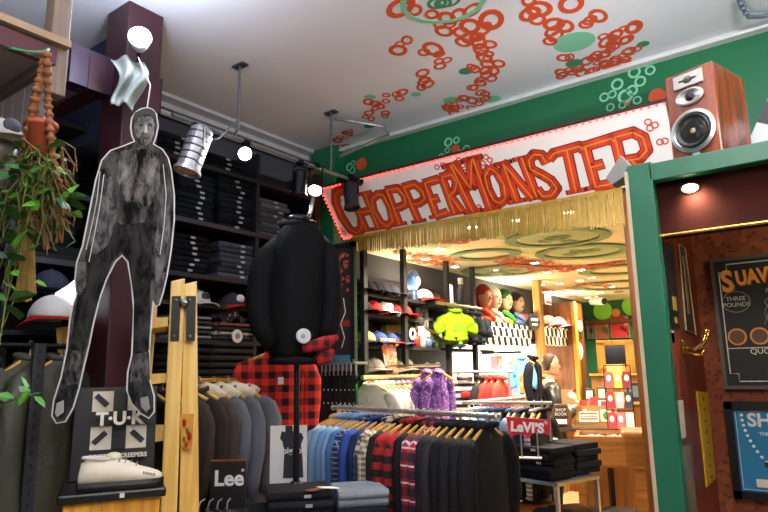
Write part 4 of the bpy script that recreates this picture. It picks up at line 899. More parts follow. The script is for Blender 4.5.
obj('side_arm', B().tube([(pz.x-TX, 3.26-2.9, .40), (.30, .62, .36), (.32, .66, .30), (.02, .45, .14)], .012, 7), mat('#aeb1b6', .35, .7), tr, smooth=True)
def spot_thing(name, label, p0, aim, r, Ln, body, lens, yoke=True):
    o = thing(name, label, 'spotlight', p0); d = (Vector(aim)-Vector(p0)).normalized(); qt = d.to_track_quat('-Z', 'Y').to_euler()
    c = Vector((0, 0, -.13)) if yoke else Vector((0, 0, -.06))
    cn = obj('can', B().lathe([(r*.55, Ln*.5), (r*.95, Ln*.42), (r, Ln*.3), (r, -Ln*.42), (r*1.16, -Ln*.44), (r*1.16, -Ln*.5), (r*.95, -Ln*.5), (r*.9, -Ln*.40), (.01, -Ln*.36)], 24), body, o, loc=c, rot=qt)
    if lens: obj('lens', B().lathe([(r*.88, -Ln*.44), (r*.6, -Ln*.47), (.005, -Ln*.48)], 20), lens, cn)
    if yoke: obj('yoke', B().tube([(-r-.012, 0, -.13), (-r-.012, 0, -.01), (0, 0, .0), (r+.012, 0, -.01), (r+.012, 0, -.13)], .007, 6), IRON if body != steelc else steel('#8d8f94', .4), o)
    else: obj('stem', B().tube([(0, 0, 0), (0, 0, -.06)], .008, 6), IRON, o)
    obj('clamp', B().box((0, 0, .012), (.03, .05, .03)), IRON, o); return o, d
steelc = mat('#b5b2b4', .4, .55)
p = Vector((TX, Xp(196, 126, TX).y, TZ-.03)); o, d = spot_thing('stage_spotlight', 'large ribbed silver spotlight can hanging at the near end of the pipe', p, p+Vector((-.12, -.26, -1)), .068, .30, steelc, mat('#f0b8a8', .4))
cn = [c for c in o.children if c.name.startswith('can')][0]
rb = B()
for k in range(5): rb.lathe([(.0695, -.09+.045*k), (.072, -.085+.045*k), (.0695, -.08+.045*k)], 24)
obj('ribs', rb, steel('#85868c', .35), cn); obj('rear_fins', B().box((.075, 0, .03), (.03, .05, .008)).box((.075, 0, .055), (.03, .05, .008)).box((.075, 0, .005), (.03, .05, .008)), IRON, cn)
lensm = glow('#e6f6ff', 40); 
p = Vector((TX, Xp(246, 146, TX).y, TZ-.02)); o, d = spot_thing('track_spotlight', 'small spotlight blazing bluish white in the middle of the pipe', p, p+Vector((.65, -.7, -.35)), .045, .10, IRON, lensm, False)
lamp('SPOT', p+Vector((0, 0, -.06))+d*.09, 26, (.8, .93, 1), .04, p+d*3, 130, .8)
p = Vector((TX, Xp(300, 172, TX).y, TZ-.02)); o, d = spot_thing('track_spotlight', 'black spotlight can between the bright lamp and the warm lamp', p, p+Vector((-.2, .1, -1)), .05, .17, IRON, None)
p = Vector((TX, Xp(316, 178, TX).y, TZ-.0)); o, d = spot_thing('track_spotlight', 'black spotlight with glowing warm white lens above the black jacket', p, p+Vector((.4, -.55, -.8)), .05, .16, IRON, glow('#fff3dc', 40))
lamp('SPOT', p+Vector((0, 0, -.13))+d*.11, 22, (1, .93, .8), .04, p+d*3, 100, .8)
p = Vector((TX+.02, Xp(349, 187, TX).y, TZ-.0)); o, d = spot_thing('track_spotlight', 'black spotlight at the far end of the pipe in front of the letter C', p, p+Vector((.2, -.12, -1)), .055, .22, mat('#1b1b26', .4), None)
cn = [c for c in o.children if c.name.startswith('can')][0]; obj('barn_door', B().box((0, 0, .12), (.2, .05, .03)), IRON, cn)
# faint bluish fill spot without a fixture, added to light the shelving
lamp('SPOT', (TX, 2.5, TZ-.15), 3, (.7, .8, 1), .05, (XL, 2.6, 2.2), 120, .8)
# brown skate deck on the wall behind the warm lamp
p = Yp(306, 215, 3.70)
o = thing('skateboard_deck', 'brown skateboard deck with white letters hanging behind the warm lamp', 'skateboard', (p.x, 3.757, p.z-.4))
obj('deck', B().prism([(.1*math.cos(q)*1.0, .1*math.sin(q)+(.7 if math.sin(q) > 0 else .1)) for q in (2*PI*i/24 for i in range(24))], .012), wood('#9a5a2e', '#6d3a1a', .4), o)
text('OLD', .085, mat('#d8d2c4', .5), o, (-.01, -.004, .40), rot=(PI/2, PI/2, 0), offset=.003); obj('red_print', B().ell((0, -.002, .62), (.05, .003, .06), 12), RED, o)
# ================================================================== front table, mannequin in the black jacket
D = 3.25; tc = Dp(288, 505, 3.3); ft = face(tc); TZ1 = .86
tb = thing('display_table', 'black table in the foreground stacked with dark folded jeans', 'table', (tc.x, tc.y, 0), ft)
obj('tabletop', B().box((0, 0, TZ1-.015), (1.12, .66, .03)), mat('#121214', .5), tb, bev=.004)
for x in (-.5, .5):
    for y in (-.28, .28): obj('leg', B().box((x, y, TZ1/2-.015), (.04, .04, TZ1-.03)), IRON, tb)
axx = Vector((math.cos(ft), math.sin(ft), 0)); axy = Vector((-math.sin(ft), math.cos(ft), 0))
def onT(x, y, z=TZ1): return Vector((tc.x, tc.y, 0))+axx*x+axy*y+Vector((0, 0, z))
K = .00544; D = 3.45; mp = Dp(297, 362, D); fm = face(mp)
man_ = thing('torso_mannequin', 'headless black torso mannequin on slim black pole', 'mannequin', (mp.x, mp.y, TZ1), fm)
zb = mp.z-TZ1
obj('pole', B().tube([(0, 0, .01), (0, 0, zb+.1)], .016, 10), mat('#101012', .3), man_); obj('foot', B().lathe([(.13, 0), (.13, .012), (.03, .02), (.02, .03)], 24), mat('#101012', .3), man_)
obj('collar_ring', B().lathe([(.028, .16), (.034, .17), (.028, .18)], 14), mat('#1d1d20', .3), man_)
def mx(px): return (px-299)*K
def mz(py): return (362-py)*K+zb
obj('torso', B().loft([[(hw*math.cos(q), .10*k*math.sin(q), z) for q in (2*PI*i/18 for i in range(18))] for hw, k, z in ((.12, .9, zb+.03), (.13, 1, zb+.3), (.12, 1, zb+.6), (.05, .5, zb+.74), (.045, .45, zb+.80))]), mat('#161618', .4), man_, smooth=True)
obj('chrome_neck_rod', B().tube([(.035, 0, zb+.78), (.07, .0, zb+.86), (.085, 0, zb+.94)], [.016, .014, .012], 10), steel('#d9dce0', .15), man_, smooth=True)
obj('neck_cap', B().lathe([(.06, zb+.79), (.065, zb+.81), (.06, zb+.825), (.01, zb+.83)], 18), mat('#0d0d0f', .35), man_, smooth=True)
jm = mat('#070708', .8, 0, .3, 8, .3, 60)
jk = thing('jacket', 'black padded jacket with red plaid lining on the torso mannequin', 'jacket', (mp.x, mp.y, mp.z), fm)
jr = B(); rings = []
for y, xl, xr, dp in ((216, 286, 316, .07), (224, 280, 321, .10), (233, 276, 327, .13), (246, 272, 331, .145), (265, 270, 329, .155), (295, 268, 328, .16), (325, 267, 327, .165), (345, 269, 325, .16), (352, 270, 324, .15), (364, 274, 320, .145)):
    cx, hw = (mx(xl)+mx(xr))/2, (mx(xr)-mx(xl))/2
    rings.append([(cx+hw*math.copysign(abs(math.cos(q))**.8, math.cos(q)), dp*math.sin(q)*(1+.05*math.sin(6*q+y)), (362-y)*K+.004*math.sin(4*q+y)) for q in (2*PI*i/26 for i in range(26))])
obj('body', jr.loft(rings), jm, jk, smooth=True)
def jp(x, y, w=0): return (mx(x), w, (362-y)*K)
obj('sleeve', B().tube([jp(281, 238), jp(270, 254, -.02), jp(262, 278, -.04), jp(260, 305, -.06), jp(265, 330, -.09), jp(276, 347, -.11)], [.05, .075, .075, .07, .06, .05], 14), jm, jk, smooth=True)
rs = obj('sleeve', B().tube([jp(320, 236), jp(329, 252, -.02), jp(332, 278, -.04), jp(333, 305, -.05), jp(331, 328, -.07), jp(327, 340, -.09)], [.05, .068, .065, .06, .055, .05], 14), jm, jk, smooth=True)
obj('collar', B().tube([(.085*math.cos(q), .065*math.sin(q), (362-219)*K+.02*math.sin(q)) for q in (2*PI*i/18 for i in range(18))], .03, 8, closed=True), jm, jk, smooth=True)
lin_ = plaid('#b31a20', '#3a0a0e', .06)
obj('red_lining', B().tube([jp(304, 350, -.155), jp(316, 347, -.155), jp(328, 343, -.13), jp(338, 338, -.09)], [.025, .032, .034, .02], 10), lin_, jk, smooth=True)
obj('red_cuff', B().tube([jp(318, 362, -.11), jp(327, 358, -.10), jp(334, 352, -.08)], [.03, .034, .025], 10), lin_, jk, smooth=True)
obj('waistband', B().tube([(mx(297)+.135*math.cos(q), .15*math.sin(q), .005) for q in (2*PI*i/22 for i in range(22))], .018, 8, closed=True), cloth('#131315'), jk, smooth=True)

p = Vector(mp)+Vector((math.cos(fm), math.sin(fm), 0))*mx(305)+Vector((math.sin(fm), -math.cos(fm), 0))*.195
o = thing('round_tag', 'round white security tag clipped to the hem of the black jacket', 'tag', (p.x, p.y, mp.z+24*K), fm); obj('disc', B().lathe([(.036, -.006), (.04, 0), (.036, .008)], 20), mat('#d9dade', .4), o, rot=(PI/2, 0, 0)); obj('centre_boss', B().lathe([(.014, .008), (.012, .014), (.001, .015)], 14), mat('#9aa0ab', .4), o, rot=(PI/2, 0, 0)); obj('pin', B().tube([(0, 0, 0), (0, .06, 0)], .003, 5), CHROME, o)
# jeans on the table
def tstack(x, y, n, where, cols, th=.042, rz=0, w=.32, d=.3, tag=False):
    for k in range(n):
        q = onT(x+R.uniform(-.012, .012), y+R.uniform(-.008, .008), TZ1+.001+k*(th+.0006))
        jeans(q, ft+rz+R.uniform(-.08, .08), '%s jeans from the bottom of %s' % (ORD[k], where), 'jeans of ' + where, cloth(cols[k % len(cols)]), th, tag, d, w)
DK = ['#15161a', '#101114', '#1d1f26', '#17181c']
tstack(.06, -.12, 4, 'the black stack in front of the mannequin pole', DK, tag=True)
tstack(.36, -.10, 4, 'the pale grey stack beside the blue shirts', ['#5d646e', '#1d2026', '#6f7680', '#8e959e'], th=.040, w=.26)
tstack(-.20, -.16, 2, 'the low dark stack right of the LEE sign', DK)
q = onT(.20, -.20, TZ1+.172); o = thing('price_card', 'white paper tag lying on the black jeans stack', 'tag', q, ft+.5); obj('card', B().box((0, 0, .004), (.10, .06, .004)), WHITE, o, rot=(0, .12, 0)); obj('leather_patch', B().box((-.09, .01, .005), (.08, .05, .004)), mat('#6d3a20', .6), o, rot=(0, 0, .2))
# white cardboard poster with dark figures
q = onT(.0, .26)
q = Dp(289, 480, 3.66); q.z = TZ1; zt = Dp(289, 425, 3.66).z
pst = thing('cardboard_poster', 'white cardboard poster with dark silhouettes behind the mannequin pole', 'poster', onT(.0, .262), ft)
ph_ = zt-TZ1; pw_ = .21
obj('sheet', B().box((0, 0, ph_/2), (pw_, .012, ph_)), mat('#efece6', .6, 0, .03), pst)
g = B(); bl_ = mat('#26262a', .7, 0, .4, 24)
g.prism([(-.03, .02), (-.025, .16), (-.035, .22), (-.05, .24), (-.04, .28), (-.01, .27), (.02, .28), (.05, .26), (.07, .27), (.085, .24), (.07, .2), (.08, .12), (.085, .02)], -.003, lambda u, v, w: (u, -.0065+w, v+ph_-.31))
g.prism([(-.02, .26), (-.02, .31), (.02, .31), (.02, .26)], -.003, lambda u, v, w: (u, -.0065+w, v+ph_-.31))
obj('dark_silhouettes', g, bl_, pst); text('big jo', .05, mat('#f2f0ec', .5), pst, (.02, -.012, ph_-.14), offset=.001)
# Lee counter sign
q = onT(-.30, .02); ls = thing('brand_sign', 'black LEE sign card standing at the left end of the front table', 'sign', Vector((Dp(228, 490, 3.2).x, Dp(228, 490, 3.2).y, TZ1)), ft-.12)
zt = Dp(228, 462, 3.2).z-TZ1
obj('card', B().box((0, 0, zt/2), (.18, .015, zt)), mat('#0f0f11', .5), ls); text('Lee', .105, WHITE, ls, (.005, -.009, zt-.085), offset=.003); text('®', .02, WHITE, ls, (.075, -.009, zt-.045)); obj('copper_top', B().box((0, 0, zt+.004), (.18, .018, .008)), mat('#8a4a2a', .4, .4), ls)
for k in range(4):
    q = Dp(196+13*k, 503+(k % 2)*5, 3.0); o = thing('clip_hanger', 'black trouser clip hanger lying on the table left of the LEE sign', 'hanger', (q.x, q.y, TZ1), ft+.2*k, 'clip hangers beside the LEE sign')
    obj('bar', B().box((0, 0, .05), (.02, .20, .10)).box((.0, -.1, .09), (.03, .02, .06)), mat('#151517', .35), o, bev=.004); obj('clip', B().box((0, -.105, .07), (.03, .02, .05)).tube([(-.03, -.11, .08), (.03, -.115, .09)], .006, 6), CHROME, o, bev=.002); obj('hook', B().tube([(0, .08, .10), (.01, .09, .13), (.03, .10, .14)], .004, 5), CHROME, o)

# ================================================================== the long front rack
RZ1 = 1.375; ra_ = Dp(337, 404.5, 4.2); rb2 = Dp(491, 417, 3.2); ra_.z = rb2.z = RZ1; ang = math.atan2(rb2.y-ra_.y, rb2.x-ra_.x); RL = (rb2-ra_).length
rk = thing('clothes_rack', 'long chrome clothes rack crossing the foreground full of shirts and jackets', 'rack', (ra_.x, ra_.y, 0), ang)
obj('rail', B().tube([(-.04, 0, RZ1), (RL+.03, 0, RZ1)], .014, 10), CHROME, rk)
for x in (.02, RL-.02): obj('upright', B().tube([(x, 0, .03), (x, 0, RZ1)], .014, 8), CHROME, rk); obj('foot', B().tube([(x, -.28, .018), (x, .28, .018)], .018, 8), CHROME, rk)
for x in (-.045, RL+.035): obj('rail_end', B().ell((x, 0, RZ1), (.018, .018, .018), 10), CHROME, rk)
lb = lambda c_: mat(c_, .85, 0, .3, 9, .35, 120)
seq = [('denim_jacket', 'cream canvas jacket', 'jacket', lb('#d9c9a2')), ('denim_shirt', 'pale blue denim shirt', 'shirt', lb('#8fb0d4')), ('denim_shirt', 'washed light blue denim shirt', 'shirt', lb('#7ea3cc')), ('denim_shirt', 'light blue denim shirt', 'shirt', lb('#6f98c8')), ('denim_shirt', 'sky blue denim shirt', 'shirt', lb('#7fa6d2')),
 ('denim_shirt', 'mid blue denim shirt', 'shirt', lb('#5077b0')), ('plaid_shirt', 'navy shirt with fine white check', 'shirt', plaid('#33446a', '#1c2540', .03, '#8e9cc0', .16)), ('denim_shirt', 'deep blue denim shirt', 'shirt', lb('#35519c')), ('denim_shirt', 'dark navy denim shirt', 'shirt', lb('#202c52')),
 ('patterned_shirt', 'blue and cream patterned shirt', 'shirt', plaid('#6d7690', '#cfc6b0', .04, '#2c3350', .2)), ('patterned_shirt', 'cream and brown small check shirt', 'shirt', plaid('#d8cdb4', '#6d5a44', .03)), ('denim_shirt', 'black brown shirt', 'shirt', lb('#26221f')),
 ('plaid_shirt', 'red and black buffalo check shirt', 'shirt', plaid('#c01c20', '#190a0c', .075)), ('plaid_shirt', 'red and black buffalo flannel shirt', 'shirt', plaid('#b8181e', '#150809', .075)), ('work_shirt', 'plain black work shirt', 'shirt', lb('#18181b')), 
 ('plaid_shirt', 'red tartan shirt with white lines', 'shirt', plaid('#b01c2c', '#4a1220', .085, '#d9cfd2', .10)), ('plaid_shirt', 'crimson tartan shirt with white and navy lines', 'shirt', plaid('#a81a2a', '#2a1a34', .085, '#d9cfd2', .10)),
 ('work_jacket', 'charcoal work jacket', 'jacket', lb('#222225')), ('work_jacket', 'faded black work jacket', 'jacket', lb('#2a2a2d')), ('work_jacket', 'black cotton jacket', 'jacket', lb('#18181a')), ('work_jacket', 'black twill jacket', 'jacket', lb('#1e1e20')), ('work_jacket', 'black jacket with soft collar', 'jacket', lb('#1c1c1e')), ('work_jacket', 'black canvas jacket', 'jacket', lb('#19191b'))]
n = len(seq); d_ = Vector((math.cos(ang), math.sin(ang), 0))
for k, (nm, lbl, cat, m) in enumerate(seq):
    p = ra_ + d_*(.03+(RL-.06)*k/(n-1)); rz = ang-PI/2+R.uniform(-.06, .06)-.15+.48*k/(n-1)
    p.z = RZ1
    hang_hanger(p, rz, 'wooden hangers on the long front rack', 'pale wooden hanger on the long chrome rack in the foreground', None, .42)
    big = cat == 'jacket' and k > 10
    garment(nm, '%s, %s from pillar end of front rack' % (lbl, ORD[k]), cat, p, rz, m, .45 if big else .42, .66 if big else .60, .040 if big else .028, .5, 'clothes on the long front rack', cm=m, seed=(k % 4)+(20 if big else 30))
# ================================================================== second rack behind, jeans table and the red sign
RZ2 = 1.367; r2a = Dp(466, 397.5, 4.8); r2b = Dp(548, 407, 4.5); r2a.z = r2b.z = RZ2; ang2 = math.atan2(r2b.y-r2a.y, r2b.x-r2a.x); L2 = (r2b-r2a).length
rk = thing('clothes_rack', 'chrome clothes rack with jeans jackets behind the long front rack', 'rack', (r2a.x, r2a.y, 0), ang2)
obj('rail', B().tube([(-.03, 0, RZ2), (L2+.03, 0, RZ2)], .013, 10), CHROME, rk)
for x in (.02, L2-.0): obj('upright', B().tube([(x, 0, .03), (x, 0, RZ2)], .013, 8), CHROME, rk); obj('foot', B().tube([(x, -.22, .018), (x, .22, .018)], .018, 8), CHROME, rk)
arm2 = Dp(524, 389.5, 5.6)
v = arm2-r2a; c_, s_ = math.cos(-ang2), math.sin(-ang2); vx, vy = v.x*c_-v.y*s_, v.x*s_+v.y*c_
obj('side_rail', B().tube([(0, 0, RZ2), (vx, vy, RZ2)], .014, 10), CHROME, rk); obj('side_upright', B().tube([(vx, vy, 0), (vx, vy, RZ2)], .013, 8), CHROME, rk)
seq2 = [('fleece_top', 'white fleece top', 'top', mat('#e6dfd0', .95, 0, .08, 20, .6, 60)), ('denim_jacket', 'pale denim jacket', 'jacket', lb('#7d93ae')), ('denim_jacket', 'mid blue jeans jacket', 'jacket', lb('#465f84')), ('denim_jacket', 'dark blue jeans jacket', 'jacket', lb('#33486a')), ('denim_jacket', 'navy jeans jacket', 'jacket', lb('#28344e')), ('denim_jacket', 'faded blue jeans jacket', 'jacket', lb('#5a7294')), ('knit_top', 'grey knitted top', 'top', lb('#75767a')), ('denim_jacket', 'blue black jeans jacket', 'jacket', lb('#1f2838')), ('knit_top', 'white and grey striped top', 'top', stripes('#cfcac2', '#77757a', .03)), ('work_jacket', 'dark brown jacket', 'jacket', lb('#2a2320'))]
d2 = Vector((math.cos(ang2), math.sin(ang2), 0))
for k, (nm, lbl, cat, m) in enumerate(seq2):
    p = r2a + d2*(.06+(L2-.1)*k/(len(seq2)-1)); p.z = RZ2; rz = ang2-PI/2+R.uniform(-.1, .1)
    hang_hanger(p, rz, 'wooden hangers on the second rack', 'pale wooden hanger on the rack behind the long front rack', None, .42)
    garment(nm, '%s, %s from the pillar side on the second rack' % (lbl, ORD[k]), cat, p, rz, m, .42, .52, .036, .46, 'clothes on the second rack', cm=m, seed=30+k % 4)
# jeans table
TZ2 = .90; A_, B_, C_ = Zp(517, 477, TZ2), Zp(557, 483, TZ2), Zp(607, 467, TZ2)
angt = math.atan2(B_.y-A_.y, B_.x-A_.x); ux = Vector((math.cos(angt), math.sin(angt), 0)); uy = Vector((-math.sin(angt), math.cos(angt), 0))
TW, TD = .72, .46; ctr = B_ - ux*TW/2 + uy*TD/2
jt = thing('steel_table', 'steel framed display table with dark jeans under the red sign', 'table', (ctr.x, ctr.y, 0), angt)
obj('tabletop', B().box((0, 0, TZ2-.008), (TW, TD, .016)), steel('#9aa0a6', .3), jt); obj('edge_rail', B().box((0, -TD/2, TZ2-.012), (TW, .012, .024)).box((TW/2, 0, TZ2-.012), (.012, TD, .024)), steel('#d4d8da', .2), jt)
for x in (-1, 1):
    for y in (-1, 1): obj('leg', B().box((x*(TW/2-.012), y*(TD/2-.012), TZ2/2-.01), (.022, .022, TZ2-.02)), CHROME, jt)
obj('lower_shelf', B().box((0, 0, .60), (TW-.03, TD-.03, .015)), mat('#3a3a3e', .5, .4), jt)
def on2(x, y, z): return ctr+ux*x+uy*y+Vector((0, 0, z-TZ2))
for j, (x, y, n, nm) in enumerate(((-.20, -.07, 4, 'the jeans stack below the red sign'), (.15, -.07, 5, 'the stack at the steel table corner'), (.15, .235, 5, 'the back jeans stack nearest the counter'), (-.20, .235, 4, 'the back jeans stack behind the red sign'))):
    for k in range(n):
        q = on2(x+R.uniform(-.015, .015), y+R.uniform(-.015, .015), TZ2+.001+k*.0405)
        jeans(q, angt+R.uniform(-.1, .1), '%s jeans from the bottom of %s' % (ORD[k], nm), 'jeans of ' + nm, lb(['#10131c', '#161a26', '#0d0f16', '#1a2030', '#12151e'][k]), .040, R.random() < .4, .27, .29)
q = on2(-.16, .22, TZ2+.165); folded(q, angt, 'pale folded knit lying on the back jeans stack of the steel table', 'loose folds on the steel table', lb('#b9c0cc'), .05, .3, .2, 'folded_jumper', 'jumper')
for k in range(4):
    q = on2(-.05+.26*(k % 2), -.1+.2*(k//2), .6085); folded(q, angt+.4*k, ['orange brown boxed jeans', 'dark folded trousers', 'tan folded trousers', 'brown folded trousers'][k]+' on the lower shelf of the steel table', 'folds on the lower shelf', lb(['#9c5a2c', '#20242c', '#8a6a44', '#5a3a24'][k]), .09, .22, .24, 'folded_trousers', 'trousers')
# red wing-shaped sign
q = Dp(529, 439, 3.9); fs = face(q)
lv_ = thing('brand_sign', 'red wing shaped LEVI’S sign on slim stand above the dark jeans', 'sign', (q.x, q.y, on2(0, 0, TZ2).z+.163), fs-.08)
zz = q.z-lv_.location.z; u = .27/2
out = [(-u, zz+.135), (u, zz+.115), (u*.93, zz+.02)] + [(u*.93*(1-t)-.0*t, zz+.02-.0+(.022*math.sin(PI*t))) for t in (.25, .5, .75)] + [(0, zz+.008)] + [(-u*.85*t, zz+.008+.022*math.sin(PI*t)) for t in (.25, .5, .75)] + [(-u*.86, zz+.005)]
obj('red_plate', B().prism(out, .008), mat('#c81a22', .4, 0, .05), lv_); text('LeVI’S', .082, WHITE, lv_, (-.008, -.002, zz+.068), offset=.004, rot=(PI/2, .06, 0)); text('®', .03, WHITE, lv_, (u*.80, -.002, zz+.098))
obj('stand', B().tube([(-.05, .012, 0), (-.05, .012, zz+.05), (.05, .012, zz+.05), (.05, .012, 0)], .005, 6).box((0, .012, .003), (.14, .08, .006)), steel('#d4d6d8', .3), lv_)
# ================================================================== inner shop: left wall display
S2 = -3.34; y0, y1 = 3.98, 6.3; yc = (y0+y1)/2
sh2 = thing('wall_shelving', 'black cap shelving on floor to ceiling posts beyond the sign', 'shelving', (-3.52, yc, 0))
def r2(b, cx, cy, cz, dx, dy, dz): return b.box((cx+3.52, cy-yc, cz), (dx, dy, dz))
for x in (362, 402, 445, 471):
    p = Xp(x, 290, S2); obj('post', r2(B(), S2+.02, p.y, HI/2, .045, .05, HI-.01), blk, sh2)
for z, ya, yb3 in ((2.29, y0, 6.2), (2.11, y0, 5.1), (1.84, y0, 6.6), (1.60, y0, 5.15)):
    obj('shelf', r2(B(), -3.515, (ya+yb3)/2, z-.015, .35, yb3-ya, .028), blk, sh2)
obj('back_board', r2(B(), XL+.012, 5.2, 1.5, .02, 2.6, 2.0), mat('#2a211c', .6, 0, .2, 4), sh2)
def cap_at(x, y, z, label, c1, c2, front=None, s=1.0, X=-3.42, rz=PI/2):
    p = Xp(x, y, X); o = cap_thing(label, (X, p.y, z+.001+.028*s), rz+R.uniform(-.3, .3), cloth(c1, .1), cloth(c2, .1), s, front); return o
for k, (x, c1) in enumerate(((358, '#16161a'), (366, '#1b1c24'), (374, '#121216'), (382, '#20222c'), (391, '#2a2c36'))):
    cap_at(x, 284, 2.29, '%s dark cap from the left on the highest cap shelf beyond the sign' % ORD[k], c1, c1)
cap_at(423, 292, 2.29, 'white cap with red brim on the highest shelf beside the blue figurine', '#e4ded0', '#c02a24', None, 1.1); cap_at(432, 297, 2.29, 'black and red cap right of the white cap on the highest shelf', '#2a1618', '#a3201c')
for x, c1, c2, nm in ((361, '#2a1d1c', '#1b1212', 'black brown'), (372, '#c02c2a', '#7d1a1a', 'red'), (383, '#e2ddd2', '#d9d3c6', 'white'), (392, '#7d1c1e', '#3a1212', 'dark red'), (402, '#c32a26', '#b32420', 'bright red')):
    cap_at(x, 306, 2.11, nm+' cap in the row on the second cap shelf beyond the sign', c1, c2, mat('#efece4', .6) if nm == 'white' else None, 1.05)
for x, c1, c2, nm in ((365, '#c9a66a', '#2a2a33', 'tan crowned navy'), (377, '#3a4f86', '#2d3c6a', 'royal blue'), (388, '#34406a', '#b23a34', 'red-brimmed blue'), (398, '#4a5270', '#343a52', 'slate blue')):
    cap_at(x, 328, 1.84, nm+' cap in the row on the third cap shelf beyond the sign', c1, c2, None, 1.05)
for x, c1, nm in ((362, '#4a453f', 'dark grey'), (374, '#8a847a', 'pale grey'), (396, '#5a554d', 'brown grey'), (404, '#6d675e', 'warm grey')):
    cap_at(x, 366, 1.60, nm+' flat cap in the row on the lowest cap shelf beyond the sign', c1, c1, None, 1.1)
p = Xp(392, 303, -3.68); o = thing('box', 'yellow box standing behind the red caps', 'box', (-3.63, Xp(397, 310, -3.63).y, 2.11)); obj('carton', B().box((0, 0, .08), (.07, .3, .16)), mat('#c99a2a', .6), o); obj('red_label', B().box((.037, 0, .08), (.003, .2, .05)), RED, o)
o = thing('box', 'yellow carton behind the blue caps', 'box', (-3.63, Xp(394, 318, -3.63).y, 1.84)); obj('carton', B().box((0, 0, .11), (.07, .36, .22)), mat('#b8922c', .6), o); obj('dark_label', B().box((.037, 0, .11), (.003, .2, .06)), mat('#3a2a1a', .5), o)
# scarf hanging over the shelf edge
p = Xp(389, 352, -3.31); o = thing('hanging_scarf', 'orange and grey patterned scarf hanging below the third cap shelf', 'scarf', (-3.32, p.y, p.z-.02), PI/2)
obj('cloth', B().sheet(lambda u, v: ((u-.5)*(.22-.06*v)+.06*v, .012*math.sin(u*16), .14-.32*v), 12, 8, .008), speck('#c9764a', '#5a4038', 40, .45, '#a8a098'), o, smooth=True)
# white monitor, lamp, figurine
p = Xp(449, 292, -3.45); o = thing('monitor', 'small bright white screen on the shelf end below the ceiling', 'screen', (-3.45, p.y, 2.291), PI/2+.35); obj('case', B().box((0, 0, .13), (.30, .03, .25)), mat('#dcdcd8', .5), o, bev=.006); obj('lit_screen', B().box((0, -.017, .13), (.26, .004, .21)), glow('#f4f8ff', 1.6), o)
p = Xp(460, 296, -3.4); o = thing('bottle_lamp', 'white capped black bottle beside the bright screen', 'bottle', (-3.42, Xp(461, 296, -3.42).y, 2.291)); obj('bottle', B().lathe([(.045, 0), (.045, .2), (.02, .26)], 14), mat('#4a4a4c', .3), o, smooth=True); obj('cap', B().lathe([(.03, .26), (.03, .33)], 12), mat('#e8e8ea', .4), o)
p = Xp(413, 285, -3.42); o = thing('figurine', 'blue vinyl head figurine on the highest shelf', 'figurine', (-3.42, p.y, 2.291)); obj('head', B().ell((0, 0, .20), (.07, .07, .11), 14), mat('#4a6fb0', .35), o, smooth=True); obj('base', B().lathe([(.05, 0), (.045, .10)], 12), mat('#2a3550', .4), o); obj('face', B().ell((.06, 0, .19), (.02, .04, .05), 10), mat('#c9d4e4', .4), o)
# graphic panels and toys between the posts
def panel(name, label, cat, x0, ya_, x1, yb4, X, m, rz=PI/2):
    a, b = Xp(x0, ya_, X), Xp(x1, yb4, X); w = abs(a.y-b.y); h = a.z-b.z
    o = thing(name, label, cat, (X, (a.y+b.y)/2, b.z), rz); obj('sheet', B().box((0, 0, h/2), (w, .015, h)), m, o); return o, w, h
o, w, h = panel('framed_print', 'black and white framed print on the wall right of the blue caps', 'print', 416, 308, 427, 340, -3.60, speck('#d5d0c6', '#2a2a2a', 24, .55)); obj('frame', B().tube([(-w/2, -.01, 0), (w/2, -.01, 0), (w/2, -.01, h), (-w/2, -.01, h)], .015, 5, closed=True), mat('#d9d6cc', .5), o)
o, w, h = panel('checkerboard', 'black and white checkerboard on the wall below the bright screen', 'panel', 429, 318, 446, 346, -3.60, checker('#121212', '#e0dcd2', .09, .09)); 
p = Xp(408, 334, -3.4); o = thing('round_sign', 'round black and white emblem below the yellow box', 'sign', (-3.36, p.y, p.z), PI/2); obj('disc', B().lathe([(.07, 0), (.07, .012)], 20), mat('#141414', .5), o, rot=(PI/2, 0, 0)); obj('white_ring', B().lathe([(.055, .012), (.055, .015), (.03, .015), (.03, .012)], 20), WHITE, o, rot=(PI/2, 0, 0))
for x, c1, c2, nm, hh in ((415, '#b5281f', '#3a1612', 'red toy figure', .2), (421, '#c9c4b8', '#2a2a2a', 'white toy figure', .3), (427, '#4a5a7a', '#a88a60', 'blue grey toy figure', .16), (436, '#5a6a3a', '#7a5a3a', 'green toy figure', .18)):
    p = Xp(x, 352, -3.42); o = thing('toy_figure', nm+' standing on the third shelf below the checkered panel', 'figure', (-3.42, p.y, 1.84)); obj('body', B().lathe([(.05, 0), (.06, hh*.4), (.035, hh*.68)], 10), mat(c1, .5), o, smooth=True); obj('head', B().ell((0, 0, hh*.84), (.045, .045, hh*.18), 10), mat(c2, .5), o, smooth=True); obj('arm', B().tube([(0, -.05, hh*.6), (.04, -.09, hh*.35)], .018, 6).tube([(0, .05, hh*.6), (.04, .09, hh*.35)], .018, 6), mat(c1, .5), o)
cap_at(449, 352, 1.84, 'pale blue and white cap below the green T-shirt', '#c9d3e0', '#5a7ab0', None, 1.1, -3.36)
